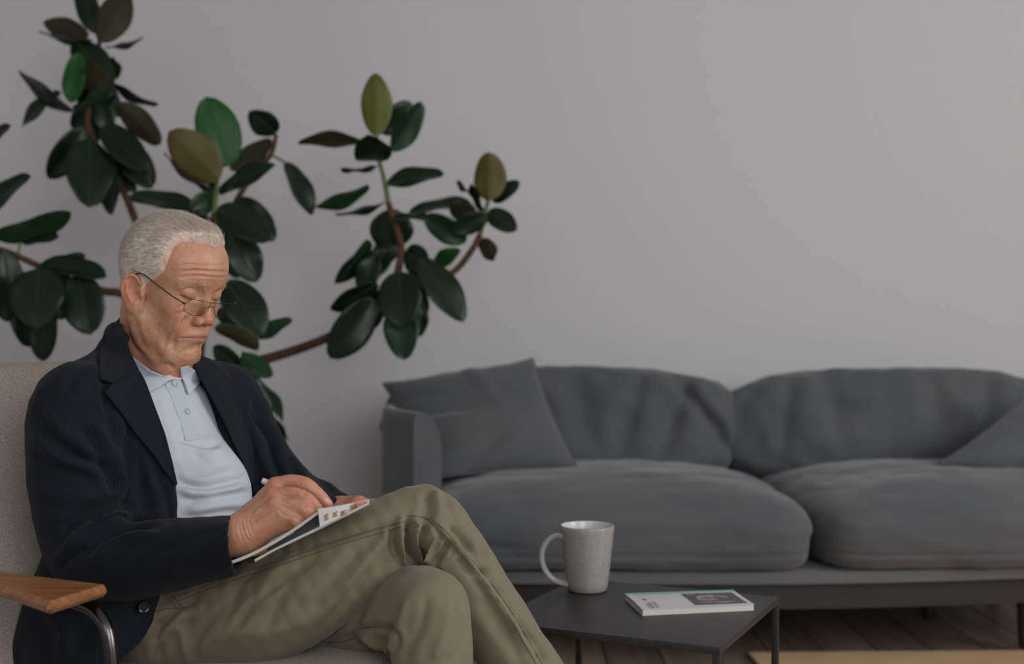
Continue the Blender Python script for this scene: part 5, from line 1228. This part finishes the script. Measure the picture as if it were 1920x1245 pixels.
ribbon('back_cover', [(477, 1049), (510, 1031), (560, 1006), (602, 986), (650, 962), (692, 941)], 1.640, 1.80, 4.0, M['paper'], 2)
ribbon('inside_page', [(486, 1033), (520, 1018), (560, 993), (597, 966)], 1.648, 1.70, 13, M['ink'], 0)
ribbon('inside_print', [(474, 1036), (488, 1030), (500, 1024)], 1.645, 1.68, 8, M['orangeink'], 0)
def quad_panel(name, top, bot, d, m, parent, th=.0008, off=0):
    t = smooth_path([(*q, dd) for q, dd in zip(top, d)], 4); b = smooth_path([(*q, dd) for q, dd in zip(bot, d)], 4); k = len(t)
    vs = [P(q[0], q[1], q[2]-off) for q in t]+[P(q[0], q[1], q[2]-off) for q in b]; vs += [v+Vector((0, th, 0)) for v in vs]
    fs = []
    for i in range(k-1): fs += [[i, k+i, k+i+1, i+1], [2*k+i, 2*k+i+1, 3*k+i+1, 3*k+i], [i, i+1, 2*k+i+1, 2*k+i], [k+i, 3*k+i, 3*k+i+1, k+i+1]]
    fs += [[0, 2*k, 3*k, k], [k-1, 2*k-1, 4*k-1, 3*k-1]]
    return MB().add(vs, fs).build(name, m, parent, sharp=40)
ft = [(596, 954), (630, 949), (665, 942), (692, 936)]; fb = [(600, 988), (630, 974), (660, 958), (692, 942)]; fd = [1.628, 1.634, 1.65, 1.70]
flap_o = quad_panel('cover_flap', ft, fb, fd, M['paper'], fmag)
def glyph(x0, y0, x1, y1, m, d):
    sl = -.45
    for (a0, b0, a1, b1) in ((0, 0, 1, .22), (.1, .38, .9, .58), (0, .75, 1, 1), (.38, 0, .62, 1)):
        X0, X1 = x0+(x1-x0)*a0, x0+(x1-x0)*a1; Y0, Y1 = y0+(y1-y0)*b0, y0+(y1-y0)*b1
        sk = lambda x, y: (x, y+(x-x0)*sl)
        o = quad_panel('printed_mark', [sk(X0, Y0), sk(X1, Y0)], [sk(X0, Y1), sk(X1, Y1)], [d, d+.001], m, fmag, .0002, .0012); o.parent = flap_o
glyph(608, 966, 616, 977, M['orangeink'], 1.630); glyph(624, 962, 633, 971, M['orangeink'], 1.633); glyph(638, 960, 650, 969, M['orangeink'], 1.637); glyph(657, 949, 666, 960, M['orangeink'], 1.645)
o = quad_panel('printed_mark', [(668, 943), (690, 938)], [(668, 953), (690, 942)], [1.650, 1.690], M['redink'], fmag, .0002, .0016); o.parent = flap_o
pen = empty('pen', P(550, 930, 1.72), 'white pen held in his writing hand above the folded magazine', 'pen')
M['pen'] = mat('white_plastic', (.72, .66, .67), .3, .5)
pa_, pb_ = P(492, 901, 1.722), P(608, 950, 1.706); ax3 = (pb_-pa_)
MB().tube([pa_, pa_+ax3*.01, pa_+ax3*.86], [.0036, .0042, .0042], 14).build('barrel', M['pen'], pen, sharp=40)
MB().tube([pa_+ax3*.86, pa_+ax3*.97, pb_], [.0040, .0018, .0006], 12).build('tip', M['wire'], pen, sharp=40)
